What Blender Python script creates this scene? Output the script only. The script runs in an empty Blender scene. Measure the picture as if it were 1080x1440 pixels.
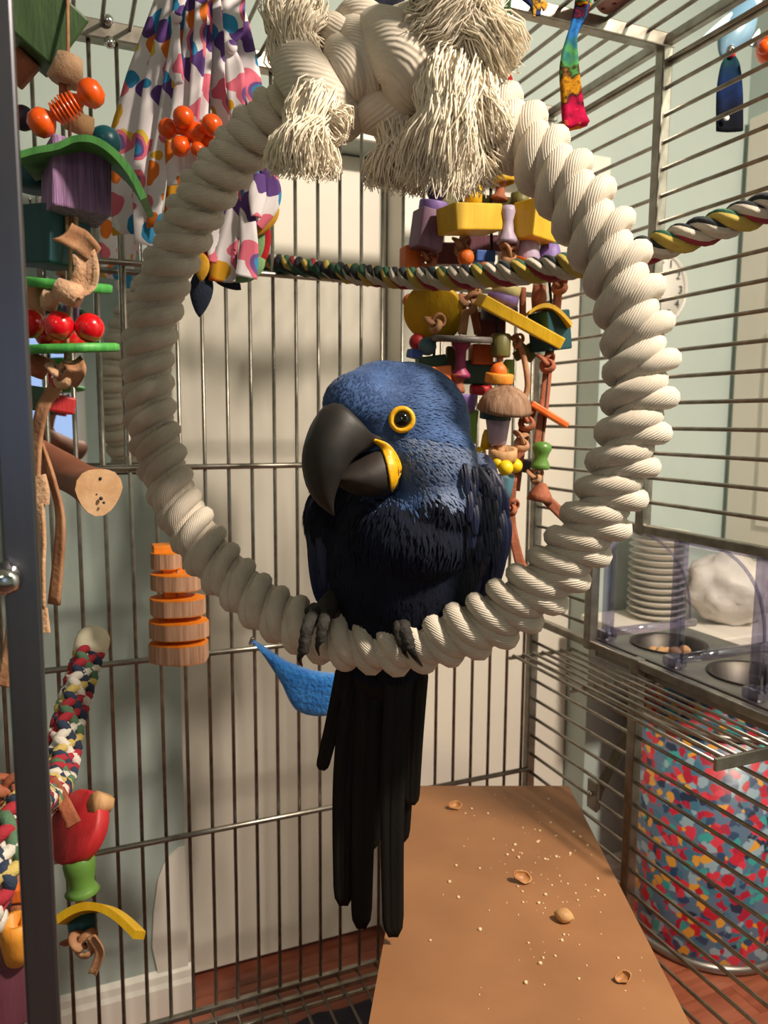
import bpy, bmesh, math, random
from mathutils import Vector as V, Matrix as M
from mathutils.bvhtree import BVHTree
from mathutils import noise as MN
random.seed(7)
sc = bpy.context.scene
COL = sc.collection
PI = math.pi
R_ = math.radians

# ------------------------------------------------------------------ camera
FPX = 1085.0                      # focal length for a 1080 x 1440 frame
CAM = V((0, 0, 1.29))
yaw, pit, rol = R_(22.6), R_(6.8), R_(0.36)
FH = V((math.sin(yaw), math.cos(yaw), 0))
RH = V((math.cos(yaw), -math.sin(yaw), 0))
ZU = V((0, 0, 1))
FW = FH * math.cos(pit) - ZU * math.sin(pit)
UP0 = ZU * math.cos(pit) + FH * math.sin(pit)
RT = RH * math.cos(rol) + UP0 * math.sin(rol)
UP = UP0 * math.cos(rol) - RH * math.sin(rol)
cd = bpy.data.cameras.new('camera')
cd.sensor_fit = 'VERTICAL'; cd.sensor_height = 36.0; cd.lens = FPX / 1440 * 36
cd.clip_start = 0.02
cd.dof.use_dof = True; cd.dof.focus_distance = 0.80; cd.dof.aperture_fstop = 8.0
cam = bpy.data.objects.new('camera', cd); COL.objects.link(cam)
mw = M((RT, UP, -FW)).transposed().to_4x4(); mw.translation = CAM
cam.matrix_world = mw
sc.camera = cam

# ------------------------------------------------------------------ light and exposure
w = bpy.data.worlds.new('world'); sc.world = w; w.use_nodes = True
w.node_tree.nodes['Background'].inputs[0].default_value = (1, .9, .8, 1)
w.node_tree.nodes['Background'].inputs[1].default_value = 0.03
def lamp(name, loc, target, size, watt, col):
    l = bpy.data.lights.new(name, 'AREA'); l.shape = 'DISK'; l.size = size; l.energy = watt; l.color = col
    o = bpy.data.objects.new(name, l); COL.objects.link(o); o.location = loc
    o.rotation_euler = (V(target) - V(loc)).to_track_quat('-Z', 'Y').to_euler()
    return o
lamp('ceiling_lamp_light', (1.15, -0.40, 2.62), (0.8, 0.4, 0.2), 0.18, 64, (1, .86, .70))
lamp('ceiling_lamp_light', (-1.0, -1.9, 2.62), (0, 0, 0.6), 0.6, 10, (1, .86, .70))
vs = sc.view_settings
vs.view_transform = 'Standard'; vs.look = 'None'; vs.gamma = 1; vs.use_curve_mapping = False
vs.exposure = 0.30

# ------------------------------------------------------------------ picture rays
def ray(px, py): return FW + RT * ((px - 540) / FPX) + UP * ((720 - py) / FPX)
def P(px, py, D): return CAM + ray(px, py) * D
def onX(px, py, x): d = ray(px, py); return CAM + d * ((x - CAM.x) / d.x)
def onY(px, py, y): d = ray(px, py); return CAM + d * ((y - CAM.y) / d.y)
def onZ(px, py, z): d = ray(px, py); return CAM + d * ((z - CAM.z) / d.z)
def onPlane(px, py, p, n): d = ray(px, py); return CAM + d * ((p - CAM).dot(n) / d.dot(n))
def mm(px, D): return px * D / FPX          # size in metres of px pixels at depth D

# ------------------------------------------------------------------ materials
def lin(c):
    if isinstance(c, str): c = [int(c[i:i+2], 16) for i in (0, 2, 4)]
    o = []
    for v in c:
        v /= 255.0
        o.append(v / 12.92 if v <= .04045 else ((v + .055) / 1.055) ** 2.4)
    return (*o, 1)
MATS = {}
def base_mat(name):
    m = bpy.data.materials.new(name); m.use_nodes = True; MATS[name] = m
    nt = m.node_tree; b = nt.nodes['Principled BSDF']
    return m, nt, b, nt.nodes, nt.links
def mat(name, c, c2=None, rough=.55, metal=0, scale=25, stretch=(1, 1, 1), bump=0, bscale=150, spec=.5, coat=0, sheen=0, coord='Object', bstretch=None, bdist=.002):
    m, nt, b, N, L = base_mat(name)
    b.inputs['Roughness'].default_value = rough; b.inputs['Metallic'].default_value = metal
    b.inputs['Specular IOR Level'].default_value = spec
    b.inputs['Coat Weight'].default_value = coat
    b.inputs['Sheen Weight'].default_value = sheen
    tc = N.new('ShaderNodeTexCoord')
    if c2 is not None:
        mp = N.new('ShaderNodeMapping'); mp.inputs['Scale'].default_value = stretch; L.new(tc.outputs[coord], mp.inputs[0])
        nz = N.new('ShaderNodeTexNoise'); nz.inputs['Scale'].default_value = scale; nz.inputs['Detail'].default_value = 5
        L.new(mp.outputs[0], nz.inputs['Vector'])
        cr = N.new('ShaderNodeValToRGB'); cr.color_ramp.elements[0].position = .35; cr.color_ramp.elements[1].position = .68
        cr.color_ramp.elements[0].color = lin(c); cr.color_ramp.elements[1].color = lin(c2)
        L.new(nz.outputs[0], cr.inputs[0]); L.new(cr.outputs[0], b.inputs['Base Color'])
    else:
        b.inputs['Base Color'].default_value = lin(c)
    if bump:
        mp = N.new('ShaderNodeMapping'); mp.inputs['Scale'].default_value = bstretch or stretch; L.new(tc.outputs[coord], mp.inputs[0])
        nz = N.new('ShaderNodeTexNoise'); nz.inputs['Scale'].default_value = bscale; nz.inputs['Detail'].default_value = 3
        L.new(mp.outputs[0], nz.inputs['Vector'])
        bp = N.new('ShaderNodeBump'); bp.inputs['Strength'].default_value = bump; bp.inputs['Distance'].default_value = bdist
        L.new(nz.outputs[0], bp.inputs['Height']); L.new(bp.outputs[0], b.inputs['Normal'])
    return m

mat('steel', '8f887e', 'b0aaa0', rough=.32, metal=.9, scale=40, stretch=(1, 1, 1))
mat('steel_post', '55565e', '77767c', rough=.3, metal=.9, scale=15, stretch=(1, 1, .05))
mat('chrome', 'd8d8d8', rough=.12, metal=1)
mat('wall_blue', 'b0beb9', 'b6c4bf', rough=.75, scale=6, bump=.15, bscale=180)
mat('ceiling_paint', 'c3cbc0', 'c8d0c5', rough=.85, scale=9, bump=.3, bscale=60)
mat('white_paint', 'e3dccf', 'e9e3d8', rough=.45, scale=4)
mat('white_trim', 'ebe6dc', 'f0ece4', rough=.4, scale=8)
mat('floor_under', '4a2a1e', rough=.8)
mat('plank', '8a4b34', 'a8634a', rough=.32, scale=9, stretch=(.5, 6, 6), bump=.08, bscale=30)
mat('plank_b', '7b4230', '9a5842', rough=.32, scale=9, stretch=(.5, 6, 6), bump=.08, bscale=30)
mat('hardboard', '8f6240', 'a0704a', rough=.6, scale=7, bump=.08, bscale=300)
mat('hardboard_edge', '9a7049', 'b08458', rough=.7, scale=40)
mat('nut', 'b98a58', 'd9b27e', rough=.55, scale=90, bump=.3, bscale=400)
mat('nut_inside', 'a06a3c', 'c99660', rough=.5, scale=90)
mat('crumb', 'e8d2b0', 'd6b487', rough=.7, scale=200)
for nm, a, b2 in [('green_wood', '2f4a22', '3d5c2c'), ('lime_wood', '2f8a3a', '62c05a'), ('arch_green', '3f7c3c', '5b9c50'), ('purple_wood', '6a4a6e', '8b6690'),
                  ('teal_wood', '0d3f47', '145058'), ('yellow_wood', 'd3a411', 'e2b620'), ('orange_wood', 'd9601c', 'e4752a'), ('lav_wood', 'a391ad', 'b6a6bd'),
                  ('violet_wood', '7d63a8', '8d74b6'), ('mauve_wood', '7a5575', '8c6686'), ('blue_wood', '1e4790', '2a58a6'), ('olive_wood', '5e5a2c', '716b38'), ('grass_wood', '6f9a3a', '86b04a'),
                  ('dkgreen_wood', '2a4a36', '33563e'), ('magenta_wood', '93305a', 'a83c68'), ('gray_wood', '5a5350', '6b6460'), ('red_wood', 'a81f26', 'c02c30'),
                  ('cream_wood', 'd9cb86', 'e4d898'), ('steelblue_wood', '47707f', '578292'), ('wood_orange2', 'd98a2a', 'e59c3a'), ('plum_wood', '5e3140', '70404e'), ('dkplum', '2a1c30', '3a2840')]:
    mat(nm, a, b2, rough=.5, scale=22, stretch=(3, 3, .6), bump=.25, bscale=70, bstretch=(4, 4, .5))
mat('rough_purple', '7a5a80', 'a07ca6', rough=.8, scale=60, stretch=(5, 5, .3), bump=.8, bscale=60, bstretch=(6, 6, .25), bdist=.004)
mat('natural_wood', 'b98a5c', 'd0a577', rough=.65, scale=30, stretch=(4, 4, .5), bump=.3, bscale=60)
mat('branch', '7a4530', '995f45', rough=.55, scale=14, stretch=(1, 1, 1), bump=.3, bscale=40)
mat('branch_end', 'c09468', 'd6b08a', rough=.75, scale=45, bump=.3, bscale=150)
mat('leather', '9a6a4a', 'b98a66', rough=.8, scale=40, bump=.5, bscale=220)
mat('leather_red', '8a4a30', 'a86244', rough=.75, scale=40, bump=.5, bscale=220)
mat('suede', 'b98b66', 'd3ab88', rough=.95, scale=60, bump=.9, bscale=300, sheen=.3)
mat('coconut', '7a5a44', 'a4826a', rough=.8, scale=30, stretch=(4, 4, .6), bump=.7, bscale=60)
mat('plastic_orange', 'f0590a', rough=.3, coat=.3)
mat('plastic_red', 'd40f1c', rough=.22, coat=.5)
mat('plastic_yellow', 'e8c40c', 'f0d020', rough=.4, scale=30)
mat('plastic_green', '567f36', '648e40', rough=.35, scale=10)
mat('plastic_teal', '0f5560', rough=.35)
mat('black_cord', '1a1818', rough=.8)
mat('navy_strap', '0b1226', '111a34', rough=.85, scale=60, bump=.4, bscale=300)
mat('cap_cream', 'e0d6bd', rough=.5)
mat('fleece_blue', '1f78d8', '3a92ea', rough=.95, scale=60, bump=1, bscale=160, sheen=.4, bdist=.006)
mat('felt_navy', '1c2436', '252e42', rough=.95, scale=60, bump=.4, bscale=300)
mat('felt_gold', 'c08a20', 'd09c30', rough=.95, scale=60, bump=.4, bscale=300)
mat('felt_red', 'a8121e', 'b81c28', rough=.95, scale=60, bump=.4, bscale=300)
mat('felt_green', '6f9462', '7fa472', rough=.95, scale=60, bump=.4, bscale=300)
mat('red_fabric', '9a0f14', 'b81a1c', rough=.85, scale=50, bump=.4, bscale=250)
mat('green_fabric', '12301a', '1d4a22', rough=.85, scale=30, bump=.4, bscale=250)
mat('navy_fabric', '0a1c48', '10296a', rough=.8, scale=25, bump=.3, bscale=200)
mat('fish_plastic', '5f87a6', '7aa0ba', rough=.3, scale=14, coat=.2)
mat('fish_fin', '5f8c9c', '7aa6b2', rough=.3, scale=14, coat=.2)
mat('pink_plastic', 'b07a72', 'c08c84', rough=.4, scale=15)
mat('clock_face', 'e8e6e0', rough=.4)
mat('clock_ink', '3a3a3c', rough=.5)
mat('clock_rim', 'd6d4ce', rough=.35)
mat('bag_white', 'd9d2c8', 'e8e2da', rough=.5, scale=12, bump=.6, bscale=18, bdist=.01)
mat('bowl_white', 'ded8cc', rough=.4)
mat('bowl_steel', '4a4641', '5e5953', rough=.5, metal=.9, scale=10)
mat('tray_steel', '85817a', '98948c', rough=.42, metal=.85, scale=20)
mat('dark_cloth', '2a2632', '383344', rough=.95, scale=20)
mat('strap_grey', '6f6a60', '86806f', rough=.9, scale=40)
mat('beak', '1a1817', '2c2826', rough=.55, scale=35, bump=.25, bscale=60)
mat('beak_lower', '211c1a', '332a26', rough=.6, scale=35, bump=.25, bscale=80)
mat('cere', '4a3c2c', rough=.6)
mat('skin_yellow', 'e8a80a', 'f2bb18', rough=.45, scale=120, bump=.3, bscale=250)
mat('eye', '060505', rough=.05, coat=1)
mat('foot', '25221f', '3a3631', rough=.8, scale=90, bump=.8, bscale=260)
mat('claw', '0d0c0b', rough=.25)
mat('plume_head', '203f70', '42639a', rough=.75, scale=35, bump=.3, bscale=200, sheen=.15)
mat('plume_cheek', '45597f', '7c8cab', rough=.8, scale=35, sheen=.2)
mat('plume_body_shaded', '0a0f1e', '13192b', spec=.2, rough=.8, scale=25, bump=.3, bscale=200)  # chest shade put into the colour; real feathers share the head's blue
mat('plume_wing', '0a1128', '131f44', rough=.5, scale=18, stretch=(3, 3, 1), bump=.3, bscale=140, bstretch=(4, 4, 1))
mat('plume_tail', '090807', '120f0c', spec=.25, rough=.6, scale=18, stretch=(4, 4, .6), bump=.3, bscale=140)
mat('mirror', 'e8ecee', rough=.02, metal=1)
mat('mirror_back', '5a4638', rough=.7)
mat('bin_metal', '9a9590', rough=.35, metal=.9)

def glassy(name, tint, fac):
    m, nt, b, N, L = base_mat(name)
    out = N['Material Output']; N.remove(b)
    t = N.new('ShaderNodeBsdfTransparent'); t.inputs[0].default_value = tint
    g = N.new('ShaderNodeBsdfGlossy'); g.inputs['Roughness'].default_value = .06; g.inputs[0].default_value = (.9, .9, 1, 1)
    fr = N.new('ShaderNodeFresnel'); fr.inputs[0].default_value = 1.5
    ad = N.new('ShaderNodeMath'); ad.operation = 'ADD'; ad.inputs[1].default_value = fac; L.new(fr.outputs[0], ad.inputs[0])
    ge = N.new('ShaderNodeNewGeometry'); iv = N.new('ShaderNodeMath'); iv.operation = 'SUBTRACT'; iv.inputs[0].default_value = 1; L.new(ge.outputs['Backfacing'], iv.inputs[1])
    ml = N.new('ShaderNodeMath'); ml.operation = 'MULTIPLY'; ml.use_clamp = True; L.new(ad.outputs[0], ml.inputs[0]); L.new(iv.outputs[0], ml.inputs[1])
    mx = N.new('ShaderNodeMixShader'); L.new(ml.outputs[0], mx.inputs[0]); L.new(t.outputs[0], mx.inputs[1]); L.new(g.outputs[0], mx.inputs[2])
    L.new(mx.outputs[0], out.inputs[0])
glassy('acrylic', (.95, .95, .97, 1), -.01)
glassy('acrylic_edge', (.66, .65, .77, 1), .14)

def rope_mat(name, c, c2, lines=5, twist=9):
    # fibres run helically along the strand (uv: u along in metres, v around 0..1)
    m, nt, b, N, L = base_mat(name)
    b.inputs['Roughness'].default_value = .8; b.inputs['Sheen Weight'].default_value = .15
    uv = N.new('ShaderNodeUVMap'); sp = N.new('ShaderNodeSeparateXYZ'); L.new(uv.outputs[0], sp.inputs[0])
    a = N.new('ShaderNodeMath'); a.operation = 'MULTIPLY_ADD'; a.inputs[1].default_value = twist * 6; L.new(sp.outputs[0], a.inputs[0]); L.new(sp.outputs[1], a.inputs[2])
    f = N.new('ShaderNodeMath'); f.operation = 'MULTIPLY'; f.inputs[1].default_value = lines * 2 * PI; L.new(a.outputs[0], f.inputs[0])
    nz = N.new('ShaderNodeTexNoise'); nz.inputs['Scale'].default_value = 60; tc = N.new('ShaderNodeTexCoord'); L.new(tc.outputs['Object'], nz.inputs['Vector'])
    ad = N.new('ShaderNodeMath'); ad.operation = 'MULTIPLY_ADD'; ad.inputs[1].default_value = 3; L.new(nz.outputs[0], ad.inputs[0]); L.new(f.outputs[0], ad.inputs[2])
    s = N.new('ShaderNodeMath'); s.operation = 'SINE'; L.new(ad.outputs[0], s.inputs[0])
    bp = N.new('ShaderNodeBump'); bp.inputs['Strength'].default_value = .5; bp.inputs['Distance'].default_value = .0005
    L.new(s.outputs[0], bp.inputs['Height']); L.new(bp.outputs[0], b.inputs['Normal'])
    cr = N.new('ShaderNodeValToRGB'); cr.color_ramp.elements[0].color = lin(c); cr.color_ramp.elements[1].color = lin(c2)
    cr.color_ramp.elements[0].position = .3; cr.color_ramp.elements[1].position = .7
    L.new(nz.outputs[0], cr.inputs[0]); L.new(cr.outputs[0], b.inputs['Base Color'])
rope_mat('cotton', 'cfc3b2', 'dbd1c2', 26, 1.6)
mat('fringe', 'efe2ca', 'fff4e0', rough=.9, scale=40, sheen=.3)

def band_mat(name, cols, turns):
    # coloured yarns side by side round one strand of a rope
    m, nt, b, N, L = base_mat(name)
    b.inputs['Roughness'].default_value = .85
    uv = N.new('ShaderNodeUVMap'); sp = N.new('ShaderNodeSeparateXYZ'); L.new(uv.outputs[0], sp.inputs[0])
    a = N.new('ShaderNodeMath'); a.operation = 'MULTIPLY_ADD'; a.inputs[1].default_value = turns; L.new(sp.outputs[0], a.inputs[0]); L.new(sp.outputs[1], a.inputs[2])
    f = N.new('ShaderNodeMath'); f.operation = 'FRACT'; L.new(a.outputs[0], f.inputs[0])
    cr = N.new('ShaderNodeValToRGB'); cr.color_ramp.interpolation = 'CONSTANT'
    n = len(cols)
    for i, c in enumerate(cols):
        e = cr.color_ramp.elements[i] if i < 2 else cr.color_ramp.elements.new(i / n)
        e.position = i / n; e.color = lin(c)
    L.new(f.outputs[0], cr.inputs[0]); L.new(cr.outputs[0], b.inputs['Base Color'])
    f2 = N.new('ShaderNodeMath'); f2.operation = 'MULTIPLY'; f2.inputs[1].default_value = n * 2 * PI; L.new(a.outputs[0], f2.inputs[0])
    s = N.new('ShaderNodeMath'); s.operation = 'COSINE'; L.new(f2.outputs[0], s.inputs[0])
    iv = N.new('ShaderNodeMath'); iv.operation = 'MULTIPLY'; iv.inputs[1].default_value = -1; L.new(s.outputs[0], iv.inputs[0])
    nz = N.new('ShaderNodeTexNoise'); nz.inputs['Scale'].default_value = 500; tc = N.new('ShaderNodeTexCoord'); L.new(tc.outputs['Object'], nz.inputs['Vector'])
    ad = N.new('ShaderNodeMath'); ad.operation = 'ADD'; L.new(iv.outputs[0], ad.inputs[0]); L.new(nz.outputs[0], ad.inputs[1])
    bp = N.new('ShaderNodeBump'); bp.inputs['Strength'].default_value = .5; bp.inputs['Distance'].default_value = .0015
    L.new(ad.outputs[0], bp.inputs['Height']); L.new(bp.outputs[0], b.inputs['Normal'])
CR = ['c9b04a', '20242e', '2c6b48', 'd8d0c4', 'a82a34']
band_mat('perch_yarn_a', ['b9a24e', '22262e', '22262e', '32604a', 'b9a24e'], 3)
band_mat('perch_yarn_b', ['c4bbae', '8f2c36', '32604a', '22262e', 'c4bbae'], 3)
band_mat('perch_yarn_c', ['8f2c36', '32604a', 'b9a24e', '22262e', 'c4bbae'], 3)
for nm, c in [('braid_white', 'd9d2c8'), ('braid_red', 'a52836'), ('braid_navy', '2b3850'), ('braid_yellow', 'c8b066'), ('braid_green', '55765a')]:
    mat(nm, c, rough=.9, bump=.5, bscale=500)

def print_mat(name, bg, cols, scale, arcs=True, coord='Object', rough=.85, thr=.34, keep=.3):
    # printed cloth: coloured blobs and concentric rainbow arcs on a plain ground
    m, nt, b, N, L = base_mat(name)
    b.inputs['Roughness'].default_value = rough
    tc = N.new('ShaderNodeTexCoord')
    nz = N.new('ShaderNodeTexNoise'); nz.inputs['Scale'].default_value = scale * 1.3; L.new(tc.outputs[coord], nz.inputs['Vector'])
    mxv = N.new('ShaderNodeMix'); mxv.data_type = 'VECTOR'; mxv.inputs['Factor'].default_value = .03
    L.new(tc.outputs[coord], mxv.inputs['A']); L.new(nz.outputs['Color'], mxv.inputs['B'])
    v1 = N.new('ShaderNodeTexVoronoi'); v1.inputs['Scale'].default_value = scale; L.new(mxv.outputs['Result'], v1.inputs['Vector'])
    v2 = N.new('ShaderNodeTexVoronoi'); v2.inputs['Scale'].default_value = scale * 1.9; L.new(mxv.outputs['Result'], v2.inputs['Vector'])
    # solid blobs
    sp = N.new('ShaderNodeSeparateColor'); L.new(v2.outputs['Color'], sp.inputs[0])
    cr = N.new('ShaderNodeValToRGB'); cr.color_ramp.interpolation = 'CONSTANT'
    n = len(cols)
    for i, c in enumerate(cols):
        e = cr.color_ramp.elements[i] if i < 2 else cr.color_ramp.elements.new(i / n)
        e.position = i / n; e.color = lin(c)
    L.new(sp.outputs[0], cr.inputs[0])
    th = N.new('ShaderNodeMath'); th.operation = 'LESS_THAN'; th.inputs[1].default_value = thr; L.new(v2.outputs['Distance'], th.inputs[0])
    gt = N.new('ShaderNodeMath'); gt.operation = 'GREATER_THAN'; gt.inputs[1].default_value = keep; L.new(sp.outputs[1], gt.inputs[0])
    mu = N.new('ShaderNodeMath'); mu.operation = 'MULTIPLY'; L.new(th.outputs[0], mu.inputs[0]); L.new(gt.outputs[0], mu.inputs[1])
    mx = N.new('ShaderNodeMix'); mx.data_type = 'RGBA'; L.new(mu.outputs[0], mx.inputs['Factor']); mx.inputs['A'].default_value = lin(bg); L.new(cr.outputs[0], mx.inputs['B'])
    last = mx.outputs['Result']
    if arcs:
        c2 = N.new('ShaderNodeValToRGB'); c2.color_ramp.interpolation = 'CONSTANT'
        for i, (p, c) in enumerate([(0, bg), (.14, '2a86b8'), (.2, '6a4a8a'), (.27, 'd86a80'), (.34, bg)]):
            e = c2.color_ramp.elements[i] if i < 2 else c2.color_ramp.elements.new(p)
            e.position = p; e.color = lin(c)
        L.new(v1.outputs['Distance'], c2.inputs[0])
        s1 = N.new('ShaderNodeSeparateColor'); L.new(v1.outputs['Color'], s1.inputs[0])
        g1 = N.new('ShaderNodeMath'); g1.operation = 'GREATER_THAN'; g1.inputs[1].default_value = .35; L.new(s1.outputs[0], g1.inputs[0])
        l1 = N.new('ShaderNodeMath'); l1.operation = 'LESS_THAN'; l1.inputs[1].default_value = .34; L.new(v1.outputs['Distance'], l1.inputs[0])
        m1 = N.new('ShaderNodeMath'); m1.operation = 'MULTIPLY'; L.new(g1.outputs[0], m1.inputs[0]); L.new(l1.outputs[0], m1.inputs[1])
        m2 = N.new('ShaderNodeMix'); m2.data_type = 'RGBA'; L.new(m1.outputs[0], m2.inputs['Factor']); L.new(last, m2.inputs['A']); L.new(c2.outputs[0], m2.inputs['B'])
        last = m2.outputs['Result']
    L.new(last, b.inputs['Base Color'])
print_mat('rainbow_fleece', 'e2dbe0', ['2a86b8', 'd8a020', 'd86a80', '5a3a80', 'e0c040', 'd8701c'], 15, thr=.5, keep=-.1)
print_mat('parrot_print', '58708a', ['b81f30', '3f6f88', 'd0384a', '3a9a98', '2f4668', 'd89a3a', 'c22438', '8fa6b4', 'a81f3c', '243048'], 25, arcs=False, rough=.35, thr=.62, keep=-1)

def ramp_mat(name, stops, axis=2, noise=.55, scale=80, rough=.9):
    # tie-dye bands along the cloth (generated coordinates run with the cloth itself)
    m, nt, b, N, L = base_mat(name)
    b.inputs['Roughness'].default_value = rough; b.inputs['Specular IOR Level'].default_value = .15
    tc = N.new('ShaderNodeTexCoord'); sp = N.new('ShaderNodeSeparateXYZ'); L.new(tc.outputs['Generated'], sp.inputs[0])
    nz = N.new('ShaderNodeTexNoise'); nz.inputs['Scale'].default_value = scale; nz.inputs['Detail'].default_value = 6; L.new(tc.outputs['Object'], nz.inputs['Vector'])
    s = N.new('ShaderNodeMath'); s.operation = 'SUBTRACT'; s.inputs[1].default_value = .5; L.new(nz.outputs[0], s.inputs[0])
    a = N.new('ShaderNodeMath'); a.operation = 'MULTIPLY_ADD'; a.inputs[1].default_value = noise; L.new(s.outputs[0], a.inputs[0]); L.new(sp.outputs[axis], a.inputs[2])
    cr = N.new('ShaderNodeValToRGB')
    for i, (p, c) in enumerate(stops):
        e = cr.color_ramp.elements[i] if i < 2 else cr.color_ramp.elements.new(p)
        e.position = p; e.color = lin(c)
    L.new(a.outputs[0], cr.inputs[0]); L.new(cr.outputs[0], b.inputs['Base Color'])
ramp_mat('tie_dye', [(0, 'f08020'), (.04, 'd81850'), (.15, 'b01040'), (.22, '281418'), (.30, 'd8941c'), (.40, '3a2020'), (.45, '58a050'), (.58, '2a6a80'), (.68, '2a70c0'), (.78, '101424'), (.88, '8a1440'), (1, 'd01860')])
ramp_mat('fish_tail_dye', [(0, '04070f'), (.3, '060c1e'), (.6, '0a1f48'), (.85, '0c2840'), (1, '163c38')])

# ------------------------------------------------------------------ object helpers
WLOC = {}
def reg(o, wl, parent):
    COL.objects.link(o)
    WLOC[o.name] = V(wl)
    if parent is not None:
        o.parent = parent; o.location = V(wl) - WLOC[parent.name]
    else:
        o.location = wl
    return o
def tag(o, label=None, cat=None, group=None, kind=None):
    if label: o['label'] = label
    if cat: o['category'] = cat
    if group: o['group'] = group
    if kind: o['kind'] = kind
    return o
def thing(name, loc, label, cat, group=None):
    o = bpy.data.objects.new(name, None); o.empty_display_size = .02
    reg(o, loc, None); return tag(o, label, cat, group)
class G:                                     # collects geometry in world coordinates
    def __init__(s): s.v = []; s.f = []; s.uv = []; s.sm = []
    def add(s, verts, faces, uvs=None, smooth=True):
        k = len(s.v); s.v += [V(p) for p in verts]
        for i, f in enumerate(faces):
            s.f.append([k + j for j in f]); s.uv.append(uvs[i] if uvs else None); s.sm.append(smooth)
        return s
    def obj(s, name, m, parent=None, label=None, cat=None, group=None, kind=None):
        lo = V((min(p.x for p in s.v), min(p.y for p in s.v), min(p.z for p in s.v)))
        hi = V((max(p.x for p in s.v), max(p.y for p in s.v), max(p.z for p in s.v)))
        c = (lo + hi) / 2
        if parent is None: c.z = lo.z
        me = bpy.data.meshes.new(name); me.from_pydata([tuple(p - c) for p in s.v], [], s.f)
        if any(u for u in s.uv):
            ul = me.uv_layers.new(name='UVMap')
            for pl in me.polygons:
                u = s.uv[pl.index]
                if u:
                    for j, li in enumerate(pl.loop_indices): ul.data[li].uv = u[j]
        for pl in me.polygons: pl.use_smooth = s.sm[pl.index]
        me.materials.append(MATS[m])
        o = bpy.data.objects.new(name, me); reg(o, c, parent)
        return tag(o, label, cat, group, kind)
def mesh_at(name, me, loc, parent):
    o = bpy.data.objects.new(name, me); return reg(o, loc, parent)
def frame(t, hint=V((0, 0, 1))):
    t = t.normalized()
    a = hint.cross(t)
    if a.length < 1e-4: a = V((1, 0, 0)).cross(t)
    a.normalize(); return a, t.cross(a)
def spline(pts, n):
    # Catmull-Rom through (point, value...) tuples
    out = []
    P_ = [pts[0]] + list(pts) + [pts[-1]]
    m = len(pts) - 1
    for i in range(n + 1):
        u = i / n * m; k = min(int(u), m - 1); t = u - k
        p0, p1, p2, p3 = P_[k], P_[k+1], P_[k+2], P_[k+3]
        f = lambda a, b, c, d: .5 * (2*b + (c - a)*t + (2*a - 5*b + 4*c - d)*t*t + (3*b - a - 3*c + d)*t*t*t)
        if isinstance(p1, (int, float)): out.append(f(p0, p1, p2, p3))
        else: out.append(V([f(p0[j], p1[j], p2[j], p3[j]) for j in range(len(p1))]))
    return out
def tube(g, pts, rad, n=8, flat=1.0, cap=True, hint=V((0, 0, 1)), smooth=True, closed=False):
    if isinstance(rad, (int, float)): rad = [rad] * len(pts)
    vs_, fs, uv = [], [], []
    N = len(pts); u = 0; us = []
    a = None
    for i, p in enumerate(pts):
        q0 = pts[max(i-1, 0)] if not closed else pts[i-1]; q1 = pts[min(i+1, N-1)] if not closed else pts[(i+1) % N]
        t = (q1 - q0).normalized()
        if a is None: a, b = frame(t, hint)
        else:
            a = (a - t * a.dot(t)).normalized(); b = t.cross(a)
        for k in range(n):
            th = 2 * PI * k / n
            vs_.append(p + a * (rad[i] * math.cos(th)) + b * (rad[i] * flat * math.sin(th)))
        if i: u += (p - pts[i-1]).length
        us.append(u)
    for i in range(N - 1 + (1 if closed else 0)):
        i2 = (i + 1) % N
        for k in range(n):
            k2 = (k + 1) % n
            fs.append([i*n + k, i*n + k2, i2*n + k2, i2*n + k])
            ue = us[i2] if i2 else us[-1] + .003
            uv.append([(us[i], k/n), (us[i], (k+1)/n), (ue, (k+1)/n), (ue, k/n)])
    if cap and not closed:
        fs.append(list(range(n))[::-1]); uv.append([(us[0], 0)] * n)
        fs.append([(N-1)*n + k for k in range(n)]); uv.append([(us[-1], 0)] * n)
    g.add(vs_, fs, uv, smooth); return g
def rod(g, a, b, r, n=8):
    return tube(g, [V(a), V(b)], r, n)
def lathe(g, c, axis, prof, n=16, hint=V((0, 0, 1)), smooth=True, sx=1, sy=1):
    # prof: (radius, distance along axis)
    a, b = frame(axis, hint); ax = axis.normalized()
    vs_, fs = [], []
    for r, h in prof:
        for k in range(n):
            th = 2 * PI * k / n
            vs_.append(c + ax * h + a * (r * sx * math.cos(th)) + b * (r * sy * math.sin(th)))
    m = len(prof)
    for i in range(m - 1):
        for k in range(n):
            k2 = (k + 1) % n; fs.append([i*n + k, i*n + k2, (i+1)*n + k2, (i+1)*n + k])
    if prof[0][0] > 1e-6: fs.append(list(range(n))[::-1])
    if prof[-1][0] > 1e-6: fs.append([(m-1)*n + k for k in range(n)])
    g.add(vs_, fs, None, smooth); return g
def ball(g, c, r, n=16, m=10, ax=None):
    prof = [(max(r * math.sin(PI * i / m), 1e-7), -r * math.cos(PI * i / m)) for i in range(m + 1)]
    return lathe(g, c, ax or V((0, 0, 1)), prof, n)
def rotm(yaw_=0, pitch_=0, roll_=0):
    # axes (right, away, up) in the camera's level frame, then turned
    Bm = M((RH, FH, ZU)).transposed()
    return Bm @ (M.Rotation(R_(yaw_), 3, 'Z') @ M.Rotation(R_(pitch_), 3, 'X') @ M.Rotation(R_(roll_), 3, 'Y'))
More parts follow.
